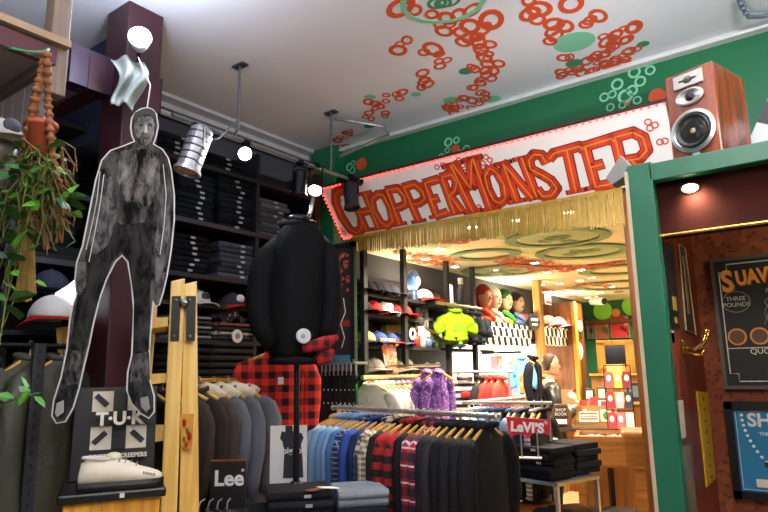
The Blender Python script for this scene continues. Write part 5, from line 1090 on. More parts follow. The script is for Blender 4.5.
# green T-shirt and navy T-shirt on a short rail
rp = Xp(455, 312, -3.2); o = thing('short_rail', 'short black and steel rail carrying the lime green T-shirt', 'rail', (-3.2, rp.y, rp.z+.07)); obj('bar', B().tube([(0, -.35, 0), (0, .55, 0)], .018, 8), steel('#c9c4b2', .3), o); obj('arm', B().box((-.2, .5, .0), (.4, .03, .03)).box((-.2, -.3, 0), (.4, .03, .03)), IRON, o)
zr = rp.z+.07
for x, c1, nm, rz, yy in ((459, '#6a9612', 'lime green T-shirt hanging on the short rail', .45, 0), (472, '#1a1f26', 'black T-shirt hanging right of the lime green T-shirt', .8, .26), (478, '#26323c', 'dark slate T-shirt hanging third on the short rail', .95, .45)):
    p = Vector((-3.2, rp.y+yy, zr)); f_ = face(p)+rz; hang_hanger(p, f_, 'hangers of the short rail', 'wooden hanger on the short rail with the lime green T-shirt', None, .26)
    g = garment('t_shirt', nm, 'T-shirt', p, f_, cloth(c1, .12), .27, .26, .05, .12, kind='tee', seed=50)
    if yy == 0: obj('dark_print', B().ell((.0, -.054, -.23), (.05, .006, .06), 10), mat('#5a7a1a', .8), g)
# ---------------- rail with white shirts under the cap shelves
wr = Vector((-3.22, Xp(388, 376, -3.22).y, Xp(388, 377, -3.22).z)); zr = wr.z
ya, yb5 = Xp(366, 377, -3.22).y, Xp(413, 375, -3.22).y
o = thing('wall_rail', 'brass hanging rail with white and grey shirts under the cap shelves', 'rail', (-3.22, ya, zr)); obj('bar', B().tube([(0, -.05, 0), (0, yb5-ya+.15, 0)], .02, 8), steel('#c9b98a', .3), o)
for y in (0, yb5-ya): obj('bracket', B().box((-.16, y, 0), (.32, .02, .03)), IRON, o)
it = [('#d6d2c4', 'ivory'), ('#dcd8cc', 'white'), ('#cfcab8', 'cream'), ('#bdb8ac', 'stone'), ('#8a8a92', 'grey'), ('#74707e', 'lilac grey'), ('#6a5f7a', 'violet grey'), ('#8a6a9a', 'mauve'), ('#a87a5a', 'tan')]
for k, (c1, nm) in enumerate(it):
    p = Vector((-3.22, ya+.06+(yb5-ya-.0)*k/len(it), zr)); rz = .0+R.uniform(-.1, .1)
    hang_hanger(p, rz, 'wooden hangers on the brass rail under the cap shelves', 'pale wooden hanger on the brass rail under the cap shelves')
    garment('shirt', '%s shirt, %s from the pillar under the cap shelves' % (nm, ORD[k]), 'shirt', p, rz, cloth(c1, .1) if k < 4 else speck(c1, '#3a3644', 40, .5), .42, .58, .04, .5, 'shirts under the cap shelves', seed=30+k % 4)
# purple patterned shirts
pr = speck('#7a4a9a', '#b59ac8', 46, .55, '#4a2a66')
arm_pts = []
for k, (x, nm) in enumerate(((427, 'purple patterned shirt hanging nearest the white shirts'), (438, 'purple patterned shirt hanging nearest the striped top'))):
    p = Xp(x, 371, -3.0-.12*k); p.z = 1.66; p = Vector((-3.02+.06*k, 5.6+.1*k, 1.66)); p = Vector((Dp(x, 366, 5.2-.1*k).x, Dp(x, 366, 5.2-.1*k).y, 1.655)); arm_pts.append(p); f_ = face(p)+.25
    hang_hanger(p, f_, 'hangers of the purple shirts', 'pale wooden hanger carrying one of the purple patterned shirts', None, .26); garment('patterned_shirt', nm, 'shirt', p, f_+.25, pr, .27, .40, .06, .36, seed=60+k).scale = (.66, .8, 1)
a0, a1 = arm_pts; o = thing('face_out_arm', 'steel display arm with the purple patterned shirts', 'rail', tuple(a0)); obj('bar', B().tube([tuple((a1-a0)*1.25), (0, 0, 0), (-3.36-a0.x, .05, 0)], .012, 8), steel('#b9b4a4', .3), o)
# striped top and red garments further along
p2 = Dp(468, 372, 5.6); o = thing('clothes_rail', 'low chrome rail with the striped top and red jackets', 'rail', (p2.x, p2.y, p2.z), .2); obj('bar', B().tube([(-.15, 0, 0), (.36, .2, 0)], .014, 8), CHROME, o)
for x in ((-.1, .02), (.32, .18)): obj('upright', B().tube([(x[0], x[1], 0), (x[0], x[1], -p2.z)], .012, 8), CHROME, o)
ca, sa = math.cos(.2), math.sin(.2)
for k, (m, nm) in enumerate(((stripes('#1a1a1e', '#e6e2da', .06), 'black and white striped top with red print'), (cloth('#2a2428'), 'black jacket just right of the striped top'), (cloth('#b5302c'), 'red jacket on the low rail'), (cloth('#8a2a2a'), 'dark red jacket on the low rail'), (cloth('#c4403a'), 'coral red jacket at the end of the low rail'))):
    dx, dy = -.05+.05*k+.10*(k > 0), .045+.03*k; p = Vector((p2.x+dx*ca-dy*sa, p2.y+dx*sa+dy*ca, p2.z)); f_ = face(p)+(.1 if k == 0 else 1.25)
    hang_hanger(p, f_, 'hangers of the low chrome rail', 'wooden hanger on the low chrome rail with the striped top', None, .26); g = garment('striped_top' if k == 0 else 'jacket', nm, 'top' if k == 0 else 'jacket', p, f_, m, .27, .3, .05, .28, seed=70+k)
    if k == 0: obj('red_print', B().ell((0, -.062, -.2), (.05, .006, .03), 10), RED, g)
# ---------------- belts on hooks beside the framed ornament
bp = Yp(338, 366, 3.72); o = thing('belt_rack', 'chrome belt rack on the pillar beneath the framed ornament', 'rack', (bp.x, 3.72, bp.z+.02)); obj('bar', B().tube([(-.2, 0, 0), (.2, 0, 0)], .01, 8).box((-.19, .06, 0), (.02, .12, .02)).box((.19, .06, 0), (.02, .12, .02)), CHROME, o)
for k in range(9):
    x = bp.x-.17+.0425*k; L_ = R.uniform(.42, .5); b = thing('belt', 'black leather belt hanging by its chrome buckle from the belt rack', 'belt', (x, 3.70, bp.z+.02), .9, 'belts on the belt rack')
    obj('strap', B().box((0, 0, -.06-L_/2), (.032, .005, L_)), cloth(['#141416', '#201a16', '#17181c'][k % 3], .1), b); obj('buckle', B().tube([(-.02, 0, -.09), (.02, 0, -.09), (.02, 0, .0), (-.02, 0, .0)], .005, 5, closed=True).tube([(0, 0, .0), (0, -.01, .02), (0, .01, .025)], .004, 5), CHROME, b)
    obj('eyelet', B().box((0, -.003, -.2), (.008, .002, .012)), CHROME, b); obj('eyelet', B().box((0, -.003, -.3), (.008, .002, .012)), CHROME, b)
# framed ornament door leaf at the opening's left side
a, b_ = Yp(328, 246, 3.74), Yp(356, 384, 3.74)
o = thing('framed_artwork', 'tall dark framed artwork with orange scrollwork beside the opening', 'picture', ((a.x+b_.x)/2, 3.74, b_.z)); w = b_.x-a.x-.0; h = a.z-b_.z
obj('frame', B().box((-w/2+.02, 0, h/2), (.04, .03, h)).box((w/2-.02, 0, h/2), (.04, .03, h)).box((0, 0, .02), (w, .03, .04)).box((0, 0, h-.02), (w, .03, .04)), mat('#1d2622', .4), o)
obj('panel', B().box((0, .008, h/2), (w-.06, .008, h-.06)), mat('#3a2a28', .6, 0, .3, 20), o)
sc_ = B()
for k in range(26):
    cx, cz, rr = R.uniform(-w/2+.06, w/2-.06), R.uniform(h*.62, h-.07), R.uniform(.012, .03)
    sc_.tube([(cx+rr*(1-t*.7)*math.cos(7*t), .002, cz+rr*(1-t*.7)*math.sin(7*t)) for t in (i/10 for i in range(11))], .005, 4)
obj('orange_scrollwork', sc_, mat('#b5563a', .6), o)
b2 = B().box((0, .003, h*.12), (w-.08, .004, h*.16)); obj('blue_print', b2, mat('#4a8aa0', .5, 0, .3, 30), o); obj('red_band', B().box((0, .003, h*.42), (w-.10, .004, .05)), mat('#a33a2a', .5), o); obj('red_print', B().ell((0, .001, h*.08), (.05, .003, .03), 10), mat('#a33a2a', .5), o)
obj('white_line', B().tube([(.02, .001, h*.6), (.04, .001, h*.5), (-.01, .001, h*.42), (.03, .001, h*.32), (0, .001, h*.25)], .004, 5), WHITE, o)
# ---------------- lit cabinets with checkered canopies on the left wall
def cabinet(label, xa, xb, X, ztop_px, zbot, e):
    a, b = Xp(xa, ztop_px, X), Xp(xb, ztop_px, X); w = b.y-a.y; z1 = a.z
    o = thing('display_cabinet', label, 'cabinet', ((X+XL)/2, (a.y+b.y)/2, 0), PI/2); dp = X-XL
    obj('carcass', B().box((0, 0, zbot/2), (w, dp-.02, zbot)).box((0, 0, z1+.01), (w, dp-.02, .02)), wood('#b5833c', '#8a5c22', .4), o)
    obj('light_panel', B().box((0, dp/2-.03, (zbot+z1)/2), (w-.05, .01, z1-zbot-.02)), glow('#fff4d8', e), o)
    for sx in (-1, 1): obj('glowing_side', B().box((sx*(w/2-.01), 0, (zbot+z1)/2), (.02, dp-.03, z1-zbot-.01)), glow('#fff4d8', e*.45), o)  # panel and sides glow in place of lights inside the case
    for k in (1, 2): obj('glass_shelf', B().box((0, 0, zbot+(z1-zbot)*k/3), (w-.05, dp-.1, .01)), mat('#d9e2df', .1), o)
    return o, w, z1, a, b
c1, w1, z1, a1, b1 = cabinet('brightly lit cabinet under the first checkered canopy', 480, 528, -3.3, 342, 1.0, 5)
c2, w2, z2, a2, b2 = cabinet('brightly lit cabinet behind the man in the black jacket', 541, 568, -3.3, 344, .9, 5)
def canopy(label, A, Bb, X, pxs, m):
    t0, t1 = Xp(*pxs[0], X), Xp(*pxs[1], X); z_b = t0.z; z_t = z_b+.26
    o = thing('checkered_canopy', label, 'canopy', (X, (t0.y+t1.y)/2, z_b), PI/2); w = t1.y-t0.y
    obj('front', B().box((0, 0, .125), (w, .02, .25)), m, o, rot=(.15, 0, 0)); obj('top_board', B().box((0, .17, .25), (w, .35, .02)), mat('#2a2420', .5), o); return o, z_b+.26
ck = checker('#141414', '#f2efe8', .075, .10, .6)
o, zc1 = canopy('black and white checkered canopy below the row of display heads', a1, b1, -3.22, ((482, 344), (530, 344)), ck)
o, zc2 = canopy('black and white checkered canopy carrying the pink and white caps', a2, b2, -3.22, ((541, 345), (580, 345)), checker('#141414', '#f2efe8', .07, .11, .6))
# goods in the lit cabinets
for k in range(9):
    kk = k % 5; cab, w, zb0, zt = (c1, w1, 1.0, z1) if k < 5 else (c2, w2, .9, z2)
    lv3 = k % 3; z = zb0+(zt-zb0)*lv3/3+.006; yy = cab.location.y-w/2+w*(kk+.6)/5.4
    o = thing('boxed_toy', '%s goods box from the left in the lit cabinet %s' % (['red', 'teal', 'pink', 'amber', 'violet', 'blue', 'green', 'ochre', 'rose'][k], 'under the first canopy' if k < 5 else 'behind the man'), 'box', (-3.42, yy, z)); h_ = .16+.05*(k % 2)
    obj('carton', B().box((0, 0, h_/2), (.09, .13, h_)), mat(['#c44a3a', '#5aa8a8', '#e08a9a', '#e0a84a', '#8a6ab0', '#4a7ac0', '#6aa04a', '#c08a3a', '#d06a7a'][k], .5), o); obj('window', B().box((.046, 0, h_*.55), (.003, .08, h_*.5)), mat('#efe9da', .4), o)
# display heads with wigs and hats on the first canopy
hd = [('#8a2a22', '#c48a6a', 'dark red wrap', 'display head with red headscarf, leftmost on the checkered canopy'), ('#e6dfd0', '#d8b090', 'white hair', 'display head with white wig, second on the checkered canopy'), ('#3a6a3a', '#cfa884', 'green wrap', 'display head with green scarf, third on the checkered canopy'), ('#2c2a3a', '#c09878', 'dark hat', 'display head with dark hat, rightmost on the checkered canopy')]
for k, (c1_, c2_, hn, lbl) in enumerate(hd):
    p = Xp((485, 495, 506, 518)[k], 322, -3.3); z = zc1; o = thing('mannequin_bust', lbl, 'mannequin head', (-3.3, p.y, z), PI/2-.3); q = .07
    obj('neck', B().lathe([(.12, 0), (.10, .06), (.05, .10), (.045, .16)], 14, sy=.75), mat(['#a83a2c', '#d9b8a0', '#d98a2a', '#4a5a8a'][k], .5), o, smooth=True)
    hd_ = obj('head', B().ell((0, -.01, .27), (.075, .09, .12), 14), mat(c2_, .5), o, smooth=True); obj('features', B().ell((-.03, -.092, .29), (.014, .006, .008), 8).ell((.03, -.092, .29), (.014, .006, .008), 8).ell((0, -.09, .22), (.025, .008, .008), 8), mat('#3a2420', .5), hd_); obj('nose', B().ell((0, -.10, .26), (.014, .02, .025), 8), mat(c2_, .5), hd_)
    obj('headwear', B().ell((0, .015, .30), (.098, .10, .13), 14, half=1).ell((0, .05, .24), (.09, .06, .11), 12), mat(c1_, .8, 0, .3, 20, .5, 40), o, smooth=True)
    obj('scarf', B().tube([(-.08, -.02, .14), (0, -.07, .09), (.09, -.06, .02)], [.03, .035, .03], 8), mat(['#c84a2a', '#c9b8a0', '#2f8a3a', '#6a7aa0'][k], .8), o, smooth=True)
# red framed poster, wooden post and other wall things
o, w, h = panel('framed_poster', 'red framed picture between the display heads and the wooden post', 'poster', 520, 313, 529, 340, -3.62, mat('#c8452e', .5)); obj('inner_picture', B().box((0, -.01, h*.55), (w*.6, .006, h*.5)), mat('#e9c9a0', .5, 0, .3, 12), o); obj('white_band', B().box((0, -.01, h*.16), (w*.9, .006, h*.06)), WHITE, o)
a = Xp(539, 320, -3.2); wp = structure('trim_8', B().box((-3.2, a.y, HI/2), (.10, .10, HI)), wood('#b98a4a', '#8a5f28', .4), bev=.01)
a = Xp(535, 322, -3.1); o = thing('round_badge', 'dark and white round emblem on the wooden post', 'emblem', (-3.13, a.y+.0, a.z), PI/2-.3); obj('disc', B().lathe([(.1, 0), (.1, .03)], 20), mat('#2a2a2a', .5), o, rot=(PI/2, 0, 0)); obj('white_marks', B().box((0, -.032, .03), (.12, .006, .03)).box((0, -.032, -.03), (.10, .006, .02)), WHITE, o)
o, w, h = panel('small_sign', 'pink and white lit box sign high beside the wooden post', 'sign', 545, 294, 551, 305, -3.3, glow('#ffd6cc', 1.2)); obj('red_band', B().box((0, -.01, h*.2), (w, .006, h*.25)), mat('#c84a3a', .5), o)
o, w, h = panel('wall_picture', 'yellow and green picture above the pink caps', 'picture', 549, 305, 561, 328, -3.62, speck('#d9c23a', '#5a7a2a', 8, .6, '#c9b89a'))
o, w, h = panel('wall_board', 'dark brown board behind the yellow and green picture', 'board', 541, 300, 549, 322, -3.64, mat('#4a2c1c', .5)); 
for x, c1_, c2_, nm in ((548, '#f0ebe4', '#d9a0a8', 'white cap with pink brim on the right hand checkered canopy'), (558, '#f2eee6', '#e0b0b4', 'white cap on the right hand checkered canopy beside the pink brimmed one'), (568, '#c9b8c0', '#8a7a88', 'mauve grey cap at the right end of the checkered canopy')):
    p = Xp(x, 330, -3.3); cap_thing(nm, (-3.3, p.y, zc2+.032), PI/2, mat(c1_, .8), mat(c2_, .8), 1.25)
# tall wooden cabinet by the back wall
a, b = Xp(573, 320, -3.1), Xp(584, 320, -3.1)
o = thing('tall_cabinet', 'tall brown wooden cabinet at the far end of the left wall', 'cabinet', (-3.4, (a.y+b.y)/2, 0)); w = b.y-a.y
obj('carcass', B().box((0, 0, 1.27), (.56, w, 2.54)), wood('#86501f', '#5f3410', .4), o); obj('corner_post', B().box((.30, -w/2+.05, 1.27), (.05, .10, 2.54)), wood('#d9a040', '#b07a24', .4), o); p = Xp(579, 326, -3.1); obj('round_clock', B().lathe([(.12, 0), (.12, .03), (.001, .035)], 20), mat('#3a332c', .5), o, loc=(.28, p.y-o.location.y, p.z), rot=(0, PI/2, 0)); obj('clock_face', B().lathe([(.08, .03), (.08, .04), (.001, .04)], 18), mat('#d9d2c0', .5), o, loc=(.28, p.y-o.location.y, p.z), rot=(0, PI/2, 0)); obj('white_doll', B().ell((.30, -w*.1, 1.85), (.04, .07, .12), 10), WHITE, o)
# ---------------- back wall
YW = 10.78
lime = glow('#7dff2a', .55)
for x, y, r, m, nm in ((603, 311, .16, mat('#8fe03a', .5, 0, .05), 'lime green painted disc on the dark green back wall'), (616.5, 313, .07, mat('#e08a2a', .5, 0, .05), 'orange painted disc on the dark green back wall'), (632, 306, .16, mat('#8fe03a', .5, 0, .05), 'second lime green disc partly behind the wooden jamb')):
    p = Yp(x, y, YW); o = thing('wall_disc', nm, 'disc', (p.x, YW, p.z)); obj('disc', B().lathe([(r, 0), (r, .02), (r*.97, .025), (.001, .025)], 28), m, o, rot=(PI/2, 0, 0))
p = Yp(612, 318, YW); structure('trim_9', B().box((p.x+1.0, YW-.02, p.z-.06), (6, .10, .06)), wood('#7a4a24', '#55300f', .4))
for x, y, nm, m, w_, h_ in ((602, 329, 'orange and grey poster on the back wall under the lime disc', speck('#a8694a', '#5a5a4a', 7, .6, '#c9a884'), .23, .34), (620, 327, 'red poster on the back wall under the orange disc', speck('#c83a3c', '#7a1a24', 7, .5, '#e0888a'), .30, .36), (590.5, 330, 'grey picture on the back wall beside the tall cabinet', speck('#6a6a5a', '#3a3a30', 8, .6), .10, .3)):
    p = Yp(x, y, YW); o = thing('wall_poster', nm, 'poster', (p.x, YW-.01, p.z-h_/2)); obj('sheet', B().box((0, 0, h_/2), (w_, .02, h_)), m, o); obj('border', B().tube([(-w_/2, -.01, 0), (w_/2, -.01, 0), (w_/2, -.01, h_), (-w_/2, -.01, h_)], .012, 4, closed=True), mat('#8a8a72', .5), o)
p = Zp(597, 299, HI-.1); p = Yp(597, 302, 9.9)
o = thing('security_camera', 'white security camera under the far ceiling', 'camera', (p.x, p.y, HI)); obj('mount', B().tube([(0, 0, 0), (0, 0, HI*0-.05)], .03, 10), WHITE, o); dz = HI-p.z; obj('body', B().tube([(-.10, .04, -dz*.8), (.12, -.06, -dz)], [.06, .065], 14), mat('#eceae4', .4), o, smooth=True); obj('lens', B().tube([(.12, -.06, -dz), (.15, -.07, -dz-.01)], [.05, .045], 14), BLACK, o)
# back counter shelf with a wooden framed screen
q = Dp(615, 357, 8.4); fq = face(q); o = thing('television', 'dark television set in broad wooden frame behind the sales counter', 'television', q, fq); k_ = 8.4/F
obj('frame', B().box((-13*k_, 0, 0), (8*k_, .12, 30*k_)).box((14*k_, 0, 0), (8*k_, .12, 30*k_)).box((0, 0, 14*k_), (34*k_, .12, 5*k_)).box((0, 0, -13*k_), (34*k_, .12, 5*k_)), wood('#c98a34', '#9c621c', .4), o, bev=.006); obj('screen', B().box((1*k_, .02, 1*k_), (22*k_, .05, 24*k_)), mat('#121014', .15), o)
ct = thing('sideboard', 'wooden sideboard carrying the framed television', 'sideboard', (q.x, q.y, 0), fq); obj('body', B().box((.18, .1, (q.z-16*k_)/2), (1.0, .5, q.z-16*k_-.004)), wood('#96642a', '#6d4216', .4), ct); obj('top', B().box((.18, .06, q.z-16*k_-.014), (1.04, .56, .022)), wood('#d9a450', '#b07a30', .4), ct)
obj('carton', B().box((0, 0, .06), (.2, .15, .12)), mat('#d9b46a', .6), thing('box', 'pale yellow carton on the back counter below the television', 'box', Vector((q.x, q.y, q.z-16*k_-.002))+Vector((math.sin(fq), -math.cos(fq), 0))*.12))
# ================================================================== sales counter and what stands on it
D = 5.35; cp_ = Dp(610, 436, D); fc = face(cp_); kc = D/F
ctr_ = thing('sales_counter', 'honey coloured wooden sales counter with glass display top', 'counter', (cp_.x, cp_.y, 0), fc); zt = cp_.z
hw_ = wood('#8f5a22', '#643a10', .4, .8, 'X')
obj('apron', B().box((-.02, 0, zt-.13), (.56, .04, .26)), hw_, ctr_, bev=.01); obj('right_block', B().box((.20, .22, zt-.11), (.22, .48, .30)), hw_, ctr_, bev=.02)
obj('side_panel', B().box((-.28, .28, zt-.13), (.03, .56, .26)), hw_, ctr_); obj('back_panel', B().box((0, .55, zt-.13), (.56, .03, .26)), hw_, ctr_)
obj('tray_floor', B().box((-.06, .27, zt-.06), (.42, .52, .02)), mat('#e9e9e4', .6), ctr_); obj('glass_top', B().box((-.08, .27, zt+.004), (.42, .56, .008)), mat('#cfdcdc', .08), ctr_) if False else None
for x, y in ((.24, .02), (-.26, .02), (.24, .52), (-.26, .52)): obj('leg', B().box((x, y, (zt-.26)/2), (.13 if x > 0 and y < .1 else .06, .06, zt-.26)), hw_, ctr_)
obj('dark_lower_shelf', B().box((0, .28, .35), (.54, .5, .03)), mat('#2a1a10', .5), ctr_)
ax = Vector((math.cos(fc), math.sin(fc), 0)); ay = Vector((-math.sin(fc), math.cos(fc), 0))
def onC(x, y, z): return Vector((cp_.x, cp_.y, 0))+ax*x+ay*y+Vector((0, 0, z))
cols = ['#d9662a', '#2a3a6a', '#c9c2b4', '#3a2a20', '#b5302c', '#4a6ab0', '#e0dcd0', '#1c1c20']
for k in range(8):
    q = onC(-.22+.047*k+R.uniform(-.01, .01), .08+.10*(k % 4), zt-.049); o = thing('sunglasses', '%s pair of sunglasses in the glass topped tray' % ['orange', 'navy', 'cream', 'brown', 'red', 'blue', 'white', 'black'][k], 'sunglasses', q, fc+R.uniform(-.6, .6))
    obj('lenses', B().ell((-.03, 0, .018), (.026, .006, .018), 10).ell((.03, 0, .018), (.026, .006, .018), 10), mat(cols[k], .2), o); obj('temples', B().tube([(-.058, 0, .025), (-.058, .08, .02)], .003, 4).tube([(.058, 0, .025), (.058, .08, .02)], .003, 4).tube([(-.01, 0, .022), (.01, 0, .022)], .003, 4), mat(cols[k], .3), o)
# low table left of the counter carrying boxes
D2 = 6.0; lt = Dp(575, 428, D2); fl_ = face(lt); zl = lt.z
o = thing('low_table', 'dark side table under the book box and the wooden crate', 'table', (lt.x, lt.y+.05, 0), fl_); obj('tabletop', B().box((0, .12, zl-.015), (.62, .44, .03)), mat('#3a2a1c', .5), o)
for x in (-.28, .28):
    for y in (-.06, .3): obj('leg', B().box((x, y, (zl-.03)/2), (.04, .04, zl-.03)), mat('#2a1d14', .5), o)
kx = D2/F
def onL(px, y=0, z=zl): 
    q = Dp(px, 428, D2); return Vector((q.x, q.y+y, z))
o = thing('book_box', 'dark brown slanted box display with black panel of white lettering', 'box', onL(561, .02), fl_); obj('box', B().prism([(-.10, 0), (.09, 0), (.10, .12), (.06, .22), (-.06, .22), (-.11, .10)], .16), wood('#5a3418', '#3a1f0c', .5), o); obj('black_panel', B().prism([(-.06, .10), (.065, .10), (.055, .20), (-.05, .20)], -.006), BLACK, o); text('SHOP\nBOOK', .04, mat('#bdb8aa', .5), o, (0, -.008, .15)); obj('white_papers', B().box((0, -.01, .06), (.10, .02, .04)), WHITE, o)
o = thing('book', 'brown and cream picture book standing on the dark slanted box', 'book', onL(569, .05, zl+.222), fl_); obj('cover', B().box((0, 0, .07), (.14, .02, .14)), speck('#8a6a4a', '#e0cfae', 12, .6, '#4a2a1c'), o); obj('pages', B().box((0, .012, .07), (.13, .012, .13)), mat('#e9e2d0', .7), o)
o = thing('wooden_crate', 'light wooden crate with white and red labels at the counter', 'crate', onL(594, .06), fl_)
cw = wood('#a98048', '#7d5826', .5, 1, 'X'); obj('side', B().box((0, 0, .10), (.36, .02, .20)).box((0, .26, .10), (.36, .02, .20)).box((-.17, .13, .10), (.02, .26, .20)).box((.17, .13, .10), (.02, .26, .20)), cw, o); obj('floor', B().box((0, .13, .01), (.34, .25, .02)), cw, o)
obj('label_card', B().box((-.06, -.012, .10), (.18, .004, .10)), mat('#efe8d8', .5), o); obj('red_lines', B().box((-.06, -.015, .13), (.16, .003, .014)).box((-.06, -.015, .105), (.16, .003, .010)).box((-.06, -.015, .08), (.16, .003, .014)), mat('#c4502e', .5), o); obj('green_card', B().box((.10, -.012, .11), (.10, .004, .11)), mat('#dfe3cf', .5), o); obj('green_print', B().ell((.10, -.015, .11), (.03, .003, .04), 10), mat('#4a7a3a', .5), o)
for k in range(6):
    q = onL(581+5.5*k, .06+.09*(k % 2)+.05, zl+.022); o = thing('packet', '%s packet from the left in the wooden crate, %s' % (ORD[k], ['red', 'red and white', 'scarlet', 'white', 'crimson', 'dark red'][k]), 'packet', q, fl_+R.uniform(-.2, .2)); hh = R.uniform(.22, .27)
    obj('pouch', B().loft([[(-.035, -.012, 0), (.035, -.012, 0), (.035, .012, 0), (-.035, .012, 0)], [(-.037, -.02, hh*.5), (.037, -.02, hh*.5), (.037, .02, hh*.5), (-.037, .02, hh*.5)], [(-.035, -.003, hh), (.035, -.003, hh), (.035, .003, hh), (-.035, .003, hh)]]), mat(['#c83028', '#d8584a', '#d02a24', '#e8e0d8', '#b82a2c', '#8a1f22'][k], .4), o); obj('printed_band', B().box((0, -.021, hh*.5), (.06, .003, hh*.25)), mat('#efe6da', .5), o)
# rack of small goods behind on the counter, right side by the jamb
q0 = Dp(622, 432, 5.9)
o = thing('card_rack', 'wire rack crowded with red and pink cards by the wooden jamb', 'rack', (q0.x, q0.y, q0.z), face(q0)); kk = 5.9/F
obj('base', B().lathe([(.10, 0), (.10, .015)], 16), IRON, o); obj('wire_frame', B().tube([(-.12, 0, 0), (-.12, 0, .62)], .005, 5).tube([(.12, 0, 0), (.12, 0, .62)], .005, 5).tube([(-.12, 0, .62), (.12, 0, .62)], .005, 5).tube([(-.12, 0, .02), (.12, 0, .02)], .006, 5).tube([(-.12, 0, .2), (.12, 0, .2)], .004, 5).tube([(-.12, 0, .4), (.12, 0, .4)], .004, 5), IRON, o)
fcx = face(q0); axr = Vector((math.cos(fcx), math.sin(fcx), 0)); cc = ['#c83a4a', '#d96a7a', '#e8dcd0', '#a82a34', '#e0a0a8', '#3a3440', '#c9505a', '#e6c24a', '#7a2a3a']
nmz = ['red', 'rose', 'ivory', 'deep red', 'pale pink', 'dark grey', 'salmon red', 'yellow', 'wine red']
for k in range(9):
    p = q0+axr*(-.08+.08*(k % 3))+Vector((math.sin(fcx), -math.cos(fcx), 0))*.02+Vector((0, 0, .03+.19*(k//3)))
    c_ = thing('greeting_card', '%s card on the %s tier of the wire rack by the jamb' % (nmz[k], ['lowest', 'middle', 'top'][k//3]), 'card', p, fcx); obj('card', B().box((0, 0, .075), (.07, .006, .15)), mat(cc[k], .5), c_); obj('printed_patch', B().ell((0, -.004, .09), (.02, .003, .03), 8), mat('#efe0d0', .5), c_)
# framed mini pictures and clutter on a ledge in front of the television
q1 = Dp(613, 402, 6.75); f1 = face(q1)
o = thing('till_desk', 'wooden till desk behind the wooden crate', 'desk', (q1.x+.1, q1.y, 0), f1); obj('body', B().box((0, .2, q1.z/2-.012), (.95, .45, q1.z-.024)), wood('#8a5522', '#633710', .4), o); obj('top', B().box((0, .2, q1.z-.012), (1.0, .5, .022)), wood('#c08a48', '#946024', .4), o)
ax1 = Vector((math.cos(f1), math.sin(f1), 0)); ay1 = Vector((-math.sin(f1), math.cos(f1), 0)); T1 = Vector((q1.x+.1, q1.y, q1.z))
for k, (dx, w_, h_, c_, lbl) in enumerate(((-.33, .10, .14, '#2a2a2a', 'black framed picture at the left end of the till desk'), (-.2, .11, .16, '#4a3a2a', 'brown framed picture beside the black framed one on the till desk'), (-.05, .16, .10, '#e0b040', 'yellow carton in the middle of the till desk'), (.12, .14, .2, '#1c1a1c', 'dark card reader on the till desk'), (.27, .14, .24, '#e6dcc8', 'cream paper stack box on the till desk'), (.38, .1, .3, '#e0c04a', 'yellow folder standing at the right of the till desk'))):
    o = thing(['picture_frame', 'picture_frame', 'carton', 'card_reader', 'paper_box', 'folder'][k], lbl, ['picture', 'picture', 'box', 'machine', 'box', 'folder'][k], T1+ax1*dx+ay1*.1, f1+R.uniform(-.15, .15)); obj('body', B().box((0, 0, h_/2), (w_, .05, h_)), mat(c_, .5), o, bev=.003); obj('front_panel', B().box((0, -.027, h_*.55), (w_*.66, .005, h_*.6)), mat(['#e6e2d6', '#d9cfb8', '#c9702a', '#5a6a78', '#c43a34', '#a3562a'][k], .4), o)
# hanging blue shirt with orange print
p = Dp(521, 352, 6.45); f_ = face(p)+.1; o = thing('wall_hook_arm', 'black arm above the blue printed T-shirt', 'hook', (p.x, p.y, p.z)); obj('arm', B().tube([(0, 0, .0), (-.45, .0, .0)], .012, 6), IRON, o)
hang_hanger(p, f_, 'hanger of the blue printed T-shirt', 'hanger carrying the pale blue printed T-shirt', None, .26); g = gt = garment('t_shirt', 'pale blue T-shirt with orange print hanging left of the man', 'T-shirt', p, f_, mat('#6fb2d8', .9, 0, .15, 6), .25, .36, .06, .2, kind='tee', seed=50); obj('orange_print', B().box((.02, -.07, -.32), (.16, .006, .18)), speck('#d9803a', '#e9c08a', 14, .6, '#b5532a'), g)
gt.scale = (.62, .8, 1); p2_ = p+Vector((.055, .16, 0)); hang_hanger(p2_, f_+1.15, 'hanger of the dark jacket', 'hanger carrying the dark jacket beside the blue T-shirt', None, .26); garment('jacket', 'dark navy jacket hanging between the blue T-shirt and the man', 'jacket', p2_, f_+1.15, cloth('#1c1a26'), .26, .5, .05, .36, seed=80)
p3_ = p+Vector((-.02, -.10, .02)); 
# goods table under the blue shirt: orange brown chest
q = Dp(505, 402, 6.4); o = thing('wooden_chest', 'orange brown wooden chest below the first lit cabinet', 'chest', (q.x, q.y, 0), face(q)); obj('body', B().box((0, .1, q.z/2+.02), (.5, .3, q.z+.04)), wood('#b5752c', '#875012', .4), o); obj('lid', B().box((0, .1, q.z+.055), (.53, .33, .03)), wood('#c88a3a', '#9a6220', .4), o)

